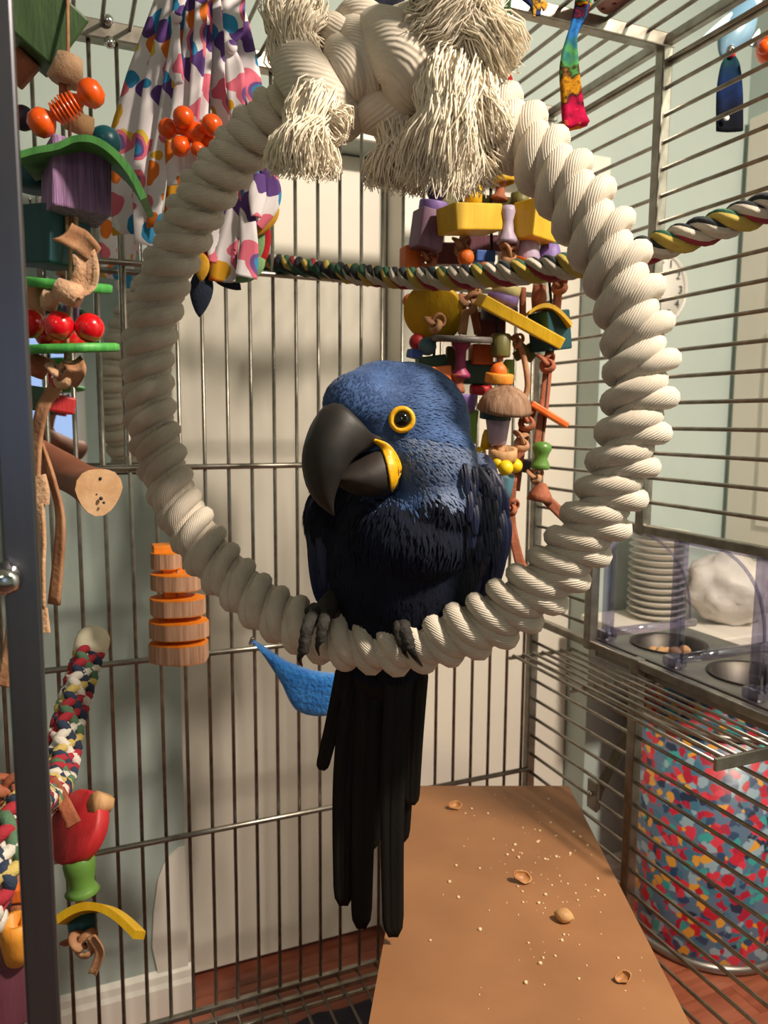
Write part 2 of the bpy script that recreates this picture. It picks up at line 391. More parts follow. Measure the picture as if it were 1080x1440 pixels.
def block(g, c, size, rot=None, bev=.0025):
    # bevelled box
    bm = bmesh.new(); bmesh.ops.create_cube(bm, size=1)
    for v in bm.verts: v.co = V((v.co.x*size[0], v.co.y*size[1], v.co.z*size[2]))
    if bev: bmesh.ops.bevel(bm, geom=list(bm.edges), offset=min(bev, min(size)*.3), segments=2, affect='EDGES', profile=.5)
    rot = rot or M.Identity(3)
    bm.verts.index_update()
    g.add([V(c) + rot @ v.co for v in bm.verts], [[v.index for v in f.verts] for f in bm.faces], None, False)
    bm.free(); return g
def prism(g, poly, off, smooth=False):
    # closed outline poly (world points) pushed along off
    n = len(poly)
    g.add(poly + [p + off for p in poly], [list(range(n))[::-1], [n + i for i in range(n)]] + [[i, (i+1) % n, n + (i+1) % n, n + i] for i in range(n)], None, smooth)
    return g
def ribbon(g, pts, wid, thick=.002, side=None, twist=None, cup=0, nc=5, wave=0):
    # cloth/leather strip: pts path, wid full width per point, side = width direction
    N = len(pts)
    if isinstance(wid, (int, float)): wid = [wid] * N
    vs_, fs = [], []
    n2 = 2 * nc
    for i, p in enumerate(pts):
        t = (pts[min(i+1, N-1)] - pts[max(i-1, 0)]).normalized()
        s = (side or RH); s = (s - t * s.dot(t)).normalized(); nn = t.cross(s)
        tw = twist[i] if twist else 0
        s2 = s * math.cos(tw) + nn * math.sin(tw); n_ = nn * math.cos(tw) - s * math.sin(tw)
        w_ = wid[i]
        row = []
        for k in range(nc):
            x = k / (nc - 1) - .5
            o = p + s2 * (x * w_) + n_ * (cup * w_ * (x*x*4 - 1) + wave * w_ * math.sin(x * 9 + i * .7))
            row.append((o, n_))
        for o, q in row: vs_.append(o + q * thick / 2)
        for o, q in row[::-1]: vs_.append(o - q * thick / 2)
    for i in range(N - 1):
        for k in range(n2):
            k2 = (k + 1) % n2; fs.append([i*n2 + k, i*n2 + k2, (i+1)*n2 + k2, (i+1)*n2 + k])
    fs.append(list(range(n2))[::-1]); fs.append([(N-1)*n2 + k for k in range(n2)])
    g.add(vs_, fs, None, True); return g
def knot(g, c, s, rot=None, r=.34, flat=.55, n=40):
    # trefoil knot of leather
    rot = rot or M.Identity(3); pts = []
    for i in range(n):
        t = 2 * PI * i / n
        pts.append(V(c) + rot @ (V((math.sin(t) + 2*math.sin(2*t), math.cos(t) - 2*math.cos(2*t), -1.2*math.sin(3*t))) * (s / 3)))
    return tube(g, pts, s * r, 8, flat, closed=True)
def torus(g, c, axis, R, r, n=24, m=8, flat=1):
    a, b = frame(axis)
    pts = [V(c) + a * (R * math.cos(2*PI*i/n)) + b * (R * math.sin(2*PI*i/n)) for i in range(n)]
    return tube(g, pts, r, m, flat, closed=True, hint=axis)

# ------------------------------------------------------------------ the room
YB, XR, XL, YF, ZC = 1.60, 1.69, -2.2, -3.0, 2.7
def slab(name, a, b, m, kind='structure', parent=None):
    g = G(); a = V(a); b = V(b); block(g, (a + b) / 2, b - a, None, 0)
    return g.obj(name, m, parent, kind=kind if parent is None else None)
floor = slab('floor', (XL, YF, -.06), (XR, YB + .14, -.012), 'floor_under')
y = .35; row = 0
meshes = {}
while y < YB + .11:
    x0 = -.9 - (row * .47) % 1.3
    while x0 < XR - .02:
        xa, xb = max(x0, -.9), min(x0 + 1.3, XR); yb_ = min(y + .085, YB + .14)
        if xb - xa > .05:
            g = G(); block(g, ((xa+xb)/2, (y+yb_)/2, -.006), (xb-xa-.001, yb_-y-.001, .012), None, .001)
            g.obj('plank', random.choice(['plank', 'plank_b', 'plank']), floor)
        x0 += 1.3
    y += .085; row += 1
slab('ceiling', (XL, YF, ZC), (XR, YB + .14, ZC + .05), 'ceiling_paint')
slab('wall_left', (XL - .05, YF, 0), (XL, YB, ZC), 'wall_blue')
slab('wall_front', (XL, YF - .05, 0), (XR, YF, ZC), 'wall_blue')
slab('wall_right', (XR, YF, 0), (XR + .05, YB + .14, ZC), 'wall_blue')
# back wall with two door openings
xd0 = onY(250, 800, YB).x; xd1 = onY(566, 400, YB).x; xe0 = onY(590, 400, YB).x; xe1 = onY(836, 700, YB).x
zd = onY(500, 197, YB).z
g = G()
for a, b in [((XL, YB, 0), (xd0, YB + .14, ZC)), ((xe1, YB, 0), (XR, YB + .14, ZC)), ((xd0, YB, zd), (xe1, YB + .14, ZC))]:
    a = V(a); b = V(b); block(g, (a+b)/2, b-a, None, 0)
g.obj('wall_back', 'wall_blue', kind='structure')
def door(name, xa, xb, hinge_gap=.004):
    g = G(); ya = YB + .085
    block(g, ((xa+xb)/2, ya + .02, zd/2 + .006), (xb-xa-2*hinge_gap, .04, zd - .02), None, .002)
    d = g.obj(name, 'white_paint', kind='structure'); return d
d1 = door('door_1', xd0, xd1)
d2 = door('door_2', xe0, xe1)
slab('trim_1', (xd1, YB - .004, 0), (xe0, YB + .14, zd), 'white_trim')
slab('trim_2', (xd0 - .0, YB - .012, zd), (xe1 + .0, YB - .0005, zd + .045), 'white_trim')
def baseboard(name, xa, xb):
    prof = [(0, 0), (.016, 0), (.016, .075), (.011, .085), (.009, .1), (.003, .108), (0, .11)]
    g = G(); prism(g, [V((xa, YB - .0005 - d, h)) for d, h in prof], V((xb - xa, 0, 0)))
    return g.obj(name, 'white_trim', kind='structure')
baseboard('baseboard_left', XL + .01, xd0 + .012)
baseboard('baseboard_right', xe1 + .002, XR - .004)
# white door in the right hand wall, its panels set in
zt = onX(1060, 168, XR).z
g = G(); block(g, (XR - .008, YB - .02 - .44, zt/2 + .002), (.014, .88, zt - .006), None, .002); d3 = g.obj('door_3', 'white_paint', kind='structure')
for za, zb in [(.12, .9), (1.02, 1.52), (1.58, zt - .12)]:
    for yc in (YB - .26, YB - .66):
        g = G(); block(g, (XR - .017, yc, (za+zb)/2), (.006, .28, zb-za), None, .002); g.obj('panel', 'white_paint', d3)
# thin white rounded patch on the wall above the skirting
pp = [(222, 1368), (214, 1330), (216, 1280), (222, 1235), (232, 1208), (250, 1192), (276, 1186), (278, 1280), (282, 1352)]
poly = [onY(px, py, YB - .001) for px, py in pp]
for p in poly: p.x = min(p.x, xd0)
g = G(); prism(g, poly, V((0, -.004, 0))); g.obj('wall_patch_1', 'white_trim', kind='structure')
# window behind the photographer (seen only in the mirror)
g = G(); block(g, (-.35, YF + .012, 1.45), (1.0, .02, 1.0), None, 0)
wn = g.obj('window_1', 'white_trim', kind='structure')
m, nt, b, N, L = base_mat('window_glow'); b.inputs['Base Color'].default_value = (.1, .15, .25, 1)
b.inputs['Emission Color'].default_value = (.45, .62, 1, 1); b.inputs['Emission Strength'].default_value = .8
for i in range(2):
    for j in range(2):
        g = G(); block(g, (-.35 - .23 + .46*i, YF + .026, 1.45 - .23 + .46*j), (.42, .01, .42), None, 0); g.obj('pane', 'window_glow', wn)
# ceiling lamps that give the light
for i, (x, y, r, what) in enumerate([(1.15, -.40, .13, 'small round ceiling lamp in front of the cage'), (-1.0, -1.9, .33, 'large round ceiling lamp behind the photographer to the left')]):
    t = thing('ceiling_lamp', (x, y, ZC - .04), what, 'lamp')
    g = G(); lathe(g, V((x, y, ZC - .03)), ZU, [(r, 0), (r, .028)], 24); g.obj('base', 'chrome', t)
    g = G(); torus(g, V((x, y, ZC - .034)), ZU, r, .008); g.obj('rim', 'chrome', t)
# round clock on the wall
cc = onY(928, 405, YB - .02); rr = (onY(968, 405, YB - .02) - cc).length
t = thing('wall_clock', cc, 'round white wall clock with grey numerals, seen past the rope ring', 'clock')
g = G(); lathe(g, cc + V((0, .018, 0)), V((0, -1, 0)), [(rr*.97, 0), (rr*.97, .012), (0.0001, .0121)], 40); g.obj('face', 'clock_face', t)
g = G(); torus(g, cc + V((0, .006, 0)), V((0, 1, 0)), rr*.97, .006, 40); g.obj('rim', 'clock_rim', t)
for k in range(1, 13):
    cu = bpy.data.curves.new('numeral', 'FONT'); cu.body = str(k); cu.size = rr*.3; cu.align_x = 'CENTER'; cu.align_y = 'CENTER'; cu.extrude = .0006
    to = bpy.data.objects.new('t', cu); COL.objects.link(to)
    me = bpy.data.meshes.new_from_object(to.evaluated_get(bpy.context.evaluated_depsgraph_get())); bpy.data.objects.remove(to)
    me.materials.clear(); me.materials.append(MATS['clock_ink'])
    a = 2*PI*k/12
    o = mesh_at('numeral', me, cc + V((math.sin(a)*rr*.76, .003, math.cos(a)*rr*.76)), t); o.rotation_euler = (PI/2, 0, 0)
for nm, a, l in [('hour_hand', 5.4, .45), ('minute_hand', 4.2, .62)]:
    g = G(); e = V((math.sin(a), 0, math.cos(a)))
    tube(g, [cc + V((0, .004, 0)) - e*rr*.08, cc + V((0, .004, 0)) + e*rr*l], .002, 6); g.obj(nm, 'clock_ink', t)

# ------------------------------------------------------------------ the cage
CB, CX, CXL, CF = 1.25, .8375, -.32, .465
SP = .0381
zlev = [onY(360, 385, CB).z, onY(350, 655, CB).z, onY(360, 910, CB).z, onY(300, 1165, CB).z]
ztop = onY(380, 90, CB).z
zfl = onY(400, 1386, CB).z
cage = thing('bird_cage', (.25, .9, zfl - .03), 'large stainless steel bird cage with thin bars around the macaw', 'cage')
def unit_bar(name, L_, axis, r=.0031, n=8):
    g = G(); rod(g, -axis*L_/2, axis*L_/2, r, n)
    me = bpy.data.meshes.new(name); me.from_pydata([tuple(p) for p in g.v], [], g.f)
    for p in me.polygons: p.use_smooth = len(p.vertices) == 4
    me.materials.append(MATS['steel']); return me
def sq(g, a, b, w_=.02): # square section rail between two points
    a = V(a); b = V(b); d = b - a; block(g, (a+b)/2, (abs(d.x) + w_ if abs(d.x) > 1e-5 else w_, abs(d.y) + w_ if abs(d.y) > 1e-5 else w_, abs(d.z) + w_ if abs(d.z) > 1e-5 else w_), None, .002); return g
# back panel
g = G()
sq(g, (CXL, CB, ztop), (CX, CB, ztop), .026); sq(g, (CXL, CB, zfl - .004), (CX, CB, zfl - .004), .010); sq(g, (CXL, CB - .028, zfl - .008), (CX, CB - .028, zfl - .008), .010)
for z in zlev: rod(g, (CXL, CB - .006, z), (CX, CB - .006, z), .0048, 10)
bf = g.obj('wall_frame', 'steel', cage)
me = unit_bar('bar', ztop - zfl, ZU)
xb0 = onY(320, 560, CB).x
k = math.floor((CXL + .02 - xb0) / SP)
while xb0 + k*SP < CX - .012:
    if xb0 + k*SP > CXL + .01: mesh_at('bar', me, V((xb0 + k*SP, CB, (ztop+zfl)/2)), bf)
    k += 1
# right hand panel, with the opening of the feeder
YP, YO = onX(917, 450, CX).y, onX(832, 850, CX).y
zo1 = onX(960, 754, CX).z; zo0 = onX(850, 913, CX).z
g = G()
for yy, z0, z1 in [(CB, zfl, ztop), (YP, zo1, ztop), (YP - .004, zfl, zo0), (YO, zo0, zo1), (CF, zfl, ztop)]: sq(g, (CX, yy, z0), (CX, yy, z1), .018)
for z, ya, yb_ in [(ztop, CF, CB), (zfl, CF, CB), (zo0, CF, CB), (zo1, CF, YO)]: sq(g, (CX, ya, z), (CX, yb_, z), .014)
sq(g, (CX + .006, CF, ztop - .03), (CX + .006, CB, ztop - .03), .008)
rf = g.obj('wall_frame', 'steel', cage)
zr = onX(1080, 605, CX).z
ma, mb, mc = unit_bar('bar', CB - CF, V((0, 1, 0))), unit_bar('bar', CB - YO, V((0, 1, 0))), None
for k in range(-40, 40):
    z = zr + k*SP
    if z < zfl + .01 or z > ztop - .02: continue
    if zo0 - .004 < z < zo1 + .004: mesh_at('bar', mb, V((CX, (CB+YO)/2, z)), rf)
    else: mesh_at('bar', ma, V((CX, (CB+CF)/2, z)), rf)
# roof
g = G()
sq(g, (CXL, YP, ztop), (CX, YP, ztop), .02); sq(g, (CXL, CF, ztop), (CX, CF, ztop), .02)
tf = g.obj('roof_frame', 'steel', cage)
me = unit_bar('bar', CB - CF, V((0, 1, 0)))
k = 1
while CX - k*SP > CXL: mesh_at('bar', me, V((CX - k*SP, (CB+CF)/2, ztop + .006)), tf); k += 1
# bottom grate
g = G()
for yy in (CB - .05, .9, CF): rod(g, (CXL, yy, zfl - .012), (CX, yy, zfl - .012), .0045)
ff = g.obj('floor_grate_frame', 'steel', cage)
me = unit_bar('bar', CB - CF, V((0, 1, 0)), .0025)
k = 1
while CX - k*SP > CXL: mesh_at('bar', me, V((CX - k*SP + .012, (CB+CF)/2, zfl - .006)), ff); k += 1
# left panel (out of the frame)
g = G()
for yy in (CB, CF): sq(g, (CXL, yy, zfl), (CXL, yy, ztop), .018)
sq(g, (CXL, CF, ztop), (CXL, CB, ztop), .018); sq(g, (CXL, CF, zfl), (CXL, CB, zfl), .014)
lf = g.obj('wall_frame', 'steel', cage)
me = unit_bar('bar', CB - CF, V((0, 1, 0)))
for k in range(1, 50):
    z = zfl + k*SP
    if z < ztop - .02: mesh_at('bar', me, V((CXL, (CB+CF)/2, z)), lf)
# front door jamb, the thick post on the left, with its latch bolt
pa = P(27, 720, .5); 
g = G(); sq(g, (pa.x, pa.y, zfl - .25), (pa.x, pa.y, ztop + .06), .021); post = g.obj('door_post', 'steel_post', cage)
lc = P(10, 812, .487)
g = G(); lathe(g, lc, V((0, -1, 0)), [(.008, -.004), (.008, .0), (.0055, .002), (.0055, .012), (.008, .013), (.008, .017), (.004, .019)], 14); g.obj('latch_bolt', 'chrome', post)
g = G(); rod(g, P(4, 790, .484), P(22, 832, .486), .0035, 10); g.obj('latch_lever', 'steel_post', post)
# bolts on the top rail
for px, py in [(152, 29), (154, 60)]:
    c = onY(px, py, CB - .016); g = G(); lathe(g, c, V((0, -1, 0)), [(.008, -.002), (.008, .003), (.004, .007)], 12); g.obj('bolt', 'chrome', bf)
# latch on the right hand panel
c = onX(834, 1118, CX - .008); g = G(); block(g, c, (.006, .026, .052), None, .001); lt = g.obj('latch_plate', 'steel', rf)
g = G(); ball(g, c + V((-.006, 0, .004)), .005, 10, 6); g.obj('latch_knob', 'chrome', lt)
# cage feet
for x in (CXL, CX):
    for yy in (CF, CB):
        g = G(); sq(g, (x, yy, .012), (x, yy, zfl), .02); g.obj('leg', 'steel', cage)
# narrow grate shelf inside, along the right hand wall
zs = zo0 - .018
ia = onZ(722, 922, zs); ib = onZ(1016, 1071, zs)
sh = thing('grate_shelf', (CX - .05, .9, zs), 'narrow steel bar shelf fixed inside the cage below the feeder', 'shelf')
nb = 7
for i in range(nb):
    x = ia.x + (CX - .014 - ia.x) * i / (nb - 1)
    g = G(); rod(g, (x, ia.y, zs), (x, ib.y, zs), .0028); g.obj('bar', 'steel', sh)
for yy in (ia.y + .004, ia.y * .62 + ib.y * .38):
    g = G(); sq(g, (ia.x - .004, yy, zs - .005), (CX - .012, yy, zs - .005), .006); g.obj('cross_bar', 'steel', sh)
g = G(); block(g, ((ia.x + CX)/2 - .006, ib.y, zs - .002), (CX - ia.x - .004, .005, .016), None, .001); g.obj('end_plate', 'steel', sh)

# ------------------------------------------------------------------ rope ring swing
def camco(x, y, d): return CAM + RT*x + UP*y + FW*d
RC = camco(-.0225, .144, .80)
hx = (RH*.51 - FH*.21).normalized()
RA, RB_ = .276, .288
hn = hx.cross(ZU)                    # ring normal
def ringp(t):
    u = max(math.sin(t), 0)                # the weight draws the top in to a blunt point
    return RC + hx*(RA*math.cos(t)*(1 - .155*u**1.3) - .010*u) + ZU*(RB_*math.sin(t))
ring = thing('rope_ring_swing', RC - ZU*RB_, 'large cream cotton rope ring swing that the macaw perches on', 'swing')
def ring_frame(t):
    tg = (ringp(t + .01) - ringp(t - .01)).normalized()
    out = tg.cross(hn).normalized()
    if out.dot(ringp(t) - RC) < 0: out = -out
    return tg, out
g = G(); tube(g, [ringp(2*PI*i/120) for i in range(120)], .018, 12, closed=True); g.obj('core_hoop', 'cotton', ring)
TURNS = 61; ST = 20
for s in range(2):
    pts = []
    for i in range(TURNS*ST + 1):
        th = 2*PI*i/ST + s*PI
        t = 2*PI*i/(TURNS*ST) + .05
        # each turn leans a little and rides over or under its neighbour
        lean = .0065*math.cos(th + .6) / ((RA + RB_)/2)
        t2 = t + lean
        tg, out = ring_frame(t2)
        c = ringp(t2)
        k = 1 + .05*math.sin(i*.37 + s)*math.sin(i*.011)
        rr_ = (.0186 + .0062*math.cos(th - .5 + (0 if s else PI))) * k
        pts.append(c + out*(rr_*math.cos(th)) - hn*(rr_*math.sin(th)))
    g = G(); tube(g, pts, [.0103*(1 + .05*math.sin(i*.21 + 2*s)) for i in range(len(pts))], 10, closed=False); g.obj('rope_wrap', 'cotton', ring)
# knot of thick rope at the top
def thick(pts, r0, name='knot_loop', m='cotton', par=None):
    ps = spline([P(*q) for q in pts], 22)
    n = len(ps); rads = [r0*(.72 + .28*math.sin(PI*min(max(i/(n-1), .0), 1))) for i in range(n)]
    g = G(); tube(g, ps, rads, 14); return g.obj(name, m, par or ring)
DT = .765
thick([(410, 60, DT-.01), (420, 95, DT-.05), (455, 140, DT-.055), (490, 175, DT-.02)], .026)
thick([(470, 60, DT-.02), (485, 85, DT-.055), (492, 115, DT-.055), (475, 130, DT-.02)], .019)
thick([(490, 25, DT), (505, 60, DT-.05), (520, 100, DT-.055), (505, 140, DT-.03)], .019)
thick([(480, 40, DT+.01), (500, 25, DT-.03), (525, 35, DT-.03), (545, 60, DT)], .018)
thick([(520, 45, DT), (545, 60, DT-.055), (575, 100, DT-.066), (570, 145, DT-.03)], .030)
thick([(560, 40, DT), (600, 50, DT-.06), (640, 90, DT-.055), (650, 130, DT-.02)], .028)
thick([(455, 35, DT), (470, 45, DT-.04), (490, 60, DT-.03)], .016)
thick([(480, 150, DT), (520, 152, DT-.03), (570, 158, DT-.03), (620, 150, DT)], .024)
thick([(600, 95, DT-.03), (620, 130, DT-.05), (650, 150, DT-.05)], .022)
# frayed tassels: a core and many loose cotton ends
def tassel(root, tips, r0, r1, n, seed, curl=.011):
    rnd = random.Random(seed)
    path = [P(*q) for q in [root] + tips]
    base = spline(path, 10)
    L_ = sum((base[i+1]-base[i]).length for i in range(10))
    g = G(); tube(g, base[:9], [r0 + (r1*.8 - r0)*i/9 for i in range(9)], 10); to = g.obj('tassel', 'fringe', ring)
    g = G()
    for k in range(n):
        a = rnd.random()*2*PI; q = math.sqrt(rnd.random())
        ps = []
        ln = .72 + .36*rnd.random()
        w1 = rnd.uniform(-1, 1)*curl; w2 = rnd.uniform(-1, 1)*curl; ph = rnd.random()*6
        for i in range(8):
            u = i/7*ln*10
            j = min(int(u), 9); f = u - j
            c = base[j] + (base[j+1]-base[j])*f if j < 10 else base[10]
            t = (base[min(j+1, 10)] - base[j]).normalized(); A, B = frame(t, FH)
            r = (r0 + (r1 - r0)*min(u/10, 1)**1.2)*(.55 + .5*q)*(1 + .12*math.sin(ph + u))
            ps.append(c + A*(r*math.cos(a + .2*math.sin(u*.5 + ph)) + w1*math.sin(u*.6)) + B*(r*math.sin(a) + w2*math.sin(u*.7)))
        if len(ps) > 1: tube(g, ps, [.0008]*7 + [.0004], 3, cap=False)
    return g.obj('loose_fibres', 'fringe', to, kind='stuff')
tassel((425, 95, DT-.03), [(415, 70, DT-.05), (412, 35, DT-.055), (420, 8, DT-.05)], .016, .024, 630, 1)
tassel((462, 130, DT-.05), [(440, 165, DT-.07), (428, 205, DT-.07), (425, 245, DT-.06)], .012, .030, 780, 2)
tassel((445, 150, DT-.06), [(465, 172, DT-.07), (488, 188, DT-.07)], .010, .010, 180, 3)
tassel((560, 160, DT-.02), [(565, 195, DT-.03), (560, 230, DT-.03), (555, 265, DT-.02)], .014, .026, 630, 4)
tassel((640, 90, DT-.05), [(632, 130, DT-.085), (625, 190, DT-.08), (612, 258, DT-.06)], .016, .034, 1050, 5)
tassel((655, 100, DT-.05), [(665, 130, DT-.08), (675, 165, DT-.08), (680, 195, DT-.06)], .012, .022, 480, 6)
tassel((640, 180, DT-.03), [(655, 210, DT-.05), (668, 232, DT-.05), (676, 252, DT-.04)], .010, .022, 450, 7)
tassel((600, 60, DT-.05), [(625, 35, DT-.08), (640, 5, DT-.08), (650, -30, DT-.07)], .020, .040, 1050, 8)
tassel((640, 30, DT-.05), [(665, 35, DT-.08), (685, 60, DT-.08), (690, 85, DT-.06)], .018, .026, 630, 9)
tassel((600, 30, DT-.06), [(590, 45, DT-.08), (575, 55, DT-.08)], .014, .012, 225, 10)
# hanging strap and snap link
g = G(); ribbon(g, [P(545, 45, DT+.01), P(545, 0, DT+.01), P(543, -60, DT+.012), P(543, -75, DT+.012)], .034, .004); g.obj('hanging_strap', 'navy_strap', ring)
g = G(); pts = []
for i in range(20):
    a = 2*PI*i/20; pts.append(P(708, 85, .82) + RH*(.0055*math.cos(a)) + ZU*(.024*math.sin(a)))
tube(g, pts, .0018, 6, closed=True); g.obj('snap_link', 'chrome', ring)

# ------------------------------------------------------------------ the macaw
HC = P(565, 612, .778)
hf = (-RH*.84 - FH*.54).normalized()                # where the beak points
hl = ZU.cross(hf).normalized()                      # across the head
if hl.dot(FH) > 0: hl = -hl
mac = thing('hyacinth_macaw', P(555, 905, .845), 'deep blue macaw with yellow eye ring and big black beak perched on the ring', 'parrot')
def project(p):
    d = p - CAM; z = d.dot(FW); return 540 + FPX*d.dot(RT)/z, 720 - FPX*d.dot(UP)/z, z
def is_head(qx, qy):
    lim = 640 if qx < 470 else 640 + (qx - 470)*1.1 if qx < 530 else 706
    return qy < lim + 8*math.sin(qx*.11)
def ell(bm, c, r, rot=None):
    m4 = M.Translation(c) @ ((rot or rotm()).to_4x4()) @ M.Diagonal((*r, 1))
    bmesh.ops.create_icosphere(bm, subdivisions=4, radius=1, matrix=m4)
def union(parts, vox, sm):
    bm = bmesh.new()
    for p in parts: ell(bm, *p)
    me = bpy.data.meshes.new('tmp'); bm.to_mesh(me); bm.free()
    o = bpy.data.objects.new('tmp', me); COL.objects.link(o)
    r = o.modifiers.new('r', 'REMESH'); r.mode = 'VOXEL'; r.voxel_size = vox
    s = o.modifiers.new('s', 'SMOOTH'); s.iterations = sm; s.factor = .5
    dg = bpy.context.evaluated_depsgraph_get()
    e = bpy.data.meshes.new_from_object(o.evaluated_get(dg)); bpy.data.objects.remove(o)
    g = G(); g.add([v.co.copy() for v in e.vertices], [list(p.vertices) for p in e.polygons]); return g
HROT = M((-hf, hl*-1, ZU)).transposed()
body_g = union([
    (P(570, 598, .798), (.072, .055, .064), HROT),
    (P(515, 570, .765), (.045, .039, .035), HROT),
    (P(540, 572, .79), (.052, .046, .046), HROT),
    (P(607, 655, .79), (.046, .052, .052)),
    (P(612, 705, .79), (.045, .050, .038)),
    (P(580, 748, .80), (.066, .060, .052)),
    (P(498, 730, .865), (.055, .055, .062)),
    (P(568, 780, .845), (.082, .080, .115)),
    (P(556, 850, .865), (.070, .066, .062)),
    (P(665, 735, .87), (.024, .055, .078), rotm(0, 0, 4)),
    (P(463, 755, .875), (.020, .050, .080), rotm(0, 0, -3)),
    (P(545, 915, .892), (.052, .028, .045)),
], .0042, 12)
body = body_g.obj('body', 'plume_body_shaded', mac)
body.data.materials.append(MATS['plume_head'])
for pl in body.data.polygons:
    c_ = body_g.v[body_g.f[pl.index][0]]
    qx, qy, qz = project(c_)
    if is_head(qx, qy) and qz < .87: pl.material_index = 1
TREES = []
def add_tree(gs): TREES.append(BVHTree.FromPolygons([tuple(p) for p in gs.v], gs.f))
add_tree(body_g)
def hit(px, py, lift=0):
    d = ray(px, py).normalized(); best = None
    for T in TREES:
        r = T.ray_cast(CAM, d)
        if r[0] is not None and (best is None or r[3] < best[2]): best = (r[0], r[1], r[3])
    if best is None: return None
    return best[0] - d*lift, best[1]
# beak: slices from the brow ridge to the cutting edge
def mid(px, py): return onPlane(px, py, HC, hl)
def beak_loft(top, bot, wid, n=16, sec=16, off=0):
    A = spline([mid(*q) for q in top], n); B = spline([mid(*q) for q in bot], n); W = spline(wid, n)
    g = G(); vs_, fs = [], []
    for i in range(n + 1):
        c = (A[i] + B[i])/2; h = (A[i] - B[i])/2
        for k in range(sec):
            th = 2*PI*k/sec
            x, y_ = math.cos(th), math.sin(th)
            x = math.copysign(abs(x)**.8, x)
            vs_.append(c + h*y_ + hl*(W[i]*x))
    for i in range(n):
        for k in range(sec):
            k2 = (k+1) % sec; fs.append([i*sec+k, i*sec+k2, (i+1)*sec+k2, (i+1)*sec+k])
    fs.append(list(range(sec))[::-1]); fs.append([n*sec+k for k in range(sec)])
    g.add(vs_, fs); return g
ub = beak_loft([(525, 608), (496, 602), (470, 566), (448, 588), (435, 620), (430, 650), (434, 683), (448, 708), (466, 723)],
               [(546, 620), (530, 627), (512, 634), (498, 640), (487, 648), (478, 662), (471, 684), (467, 706), (470, 726)],
               [.017, .022, .026, .028, .0275, .0245, .0175, .010, .0015], 24)
o = ub.obj('upper_beak', 'beak', mac, label='curved black upper beak'); add_tree(ub)
lb = beak_loft([(530, 622), (515, 632), (498, 646), (482, 658), (468, 670)], [(543, 694), (525, 699), (503, 696), (483, 686), (470, 678)], [.031, .033, .030, .022, .010], 14)
o = lb.obj('lower_beak', 'beak_lower', mac, label='dark lower beak'); add_tree(lb)
# cere line at the root of the upper beak
pts = []
for qy in range(560, 612, 6):
    for qx in range(440, 570):
        d = ray(qx, qy).normalized(); h0 = TREES[0].ray_cast(CAM, d); h1 = TREES[1].ray_cast(CAM, d)
        if h0[0] is not None and (h1[0] is None or h0[3] < h1[3]):
            if qx > 441 and h1[0] is not None: pts.append(h0[0] - d*.0008)
            break
if len(pts) < 3: pts = [mid(470, 566), mid(480, 590), mid(500, 604)]
pts = pts[:6]
g = G(); tube(g, spline(pts, 14), [.0012 + .0008*math.sin(PI*i/14) for i in range(15)], 6); g.obj('cere', 'cere', mac)
# yellow bare skin beside the lower beak
def patch(name, m, outline_in, outline_out, lift, par, bulge=.002):
    g = G(); n = 16
    I = spline([V((*q, 0)) for q in outline_in], n); O = spline([V((*q, 0)) for q in outline_out], n)
    vs_, fs = [], []; k_ = 6
    for i in range(n + 1):
        for k in range(k_ + 1):
            q = I[i].lerp(O[i], k/k_)
            h = hit(q.x, q.y, lift + bulge*math.sin(PI*k/k_))
            p = h[0] if h else mid(q.x, q.y)
            vs_.append(p)
    for i in range(n):
        for k in range(k_):
            a = i*(k_+1) + k; fs.append([a, a+1, a+k_+2, a+k_+1])
    back = [p + ray(540, 640).normalized()*(lift + .006) for p in vs_]
    nv = len(vs_)
    fs2 = fs + [[j + nv for j in f][::-1] for f in fs]
    rim = list(range(0, k_+1)) + [i*(k_+1)+k_ for i in range(1, n+1)] + [n*(k_+1)+k for k in range(k_-1, -1, -1)] + [i*(k_+1) for i in range(n-1, 0, -1)]
    for i in range(len(rim)): a, b_ = rim[i], rim[(i+1) % len(rim)]; fs2.append([b_, a, a+nv, b_+nv])
    g.add(vs_ + back, fs2); return g.obj(name, m, par)
patch('cheek_skin', 'skin_yellow', [(524, 620), (536, 632), (543, 650), (547, 670), (550, 691)], [(528, 617), (546, 624), (560, 642), (565, 664), (552, 693)], .002, mac, .0012)
# eye
eh = hit(565, 590); en = (eh[1]*.55 - ray(565, 590).normalized()*.45).normalized(); ec = eh[0]
g = G(); torus(g, ec + en*.0022, en, .0103, .0027, 28, 10, 1.0); g.obj('eye_ring', 'skin_yellow', mac, label='bright yellow eye ring')
g = G(); ball(g, ec - en*.0022, .0098, 20, 12, en); g.obj('eye', 'eye', mac)

# plumage: small overlapping feathers laid along the skin
def leaf(g, p, d, n, L_, w_, lift=.25):
    s = d.cross(n).normalized(); t = (d + n*lift).normalized()
    a = p - n*.0008
    m1 = p + t*(L_*.45); tip = p + d*L_ + n*(L_*lift*.35)
    g.add([a, m1 - s*w_*.5, m1 + s*w_*.5 , m1 + n*(w_*.18), tip], [[0, 1, 3], [0, 3, 2], [1, 4, 3], [3, 4, 2]])
rnd = random.Random(11)
def project(p):
    d = p - CAM; z = d.dot(FW); return 540 + FPX*d.dot(RT)/z, 720 - FPX*d.dot(UP)/z, z
tris = []
acc = 0
for f in body_g.f:
    for k in range(1, len(f) - 1):
        a, b_, c = body_g.v[f[0]], body_g.v[f[k]], body_g.v[f[k+1]]
        nn = (b_-a).cross(c-a); ar = nn.length/2
        if ar < 1e-9: continue
        nn = nn.normalized()
        acc += ar; tris.append((acc, a, b_, c, nn))
import bisect
accs = [t[0] for t in tris]
GH, GC, GB = G(), G(), G()
beak_root = mid(495, 600)
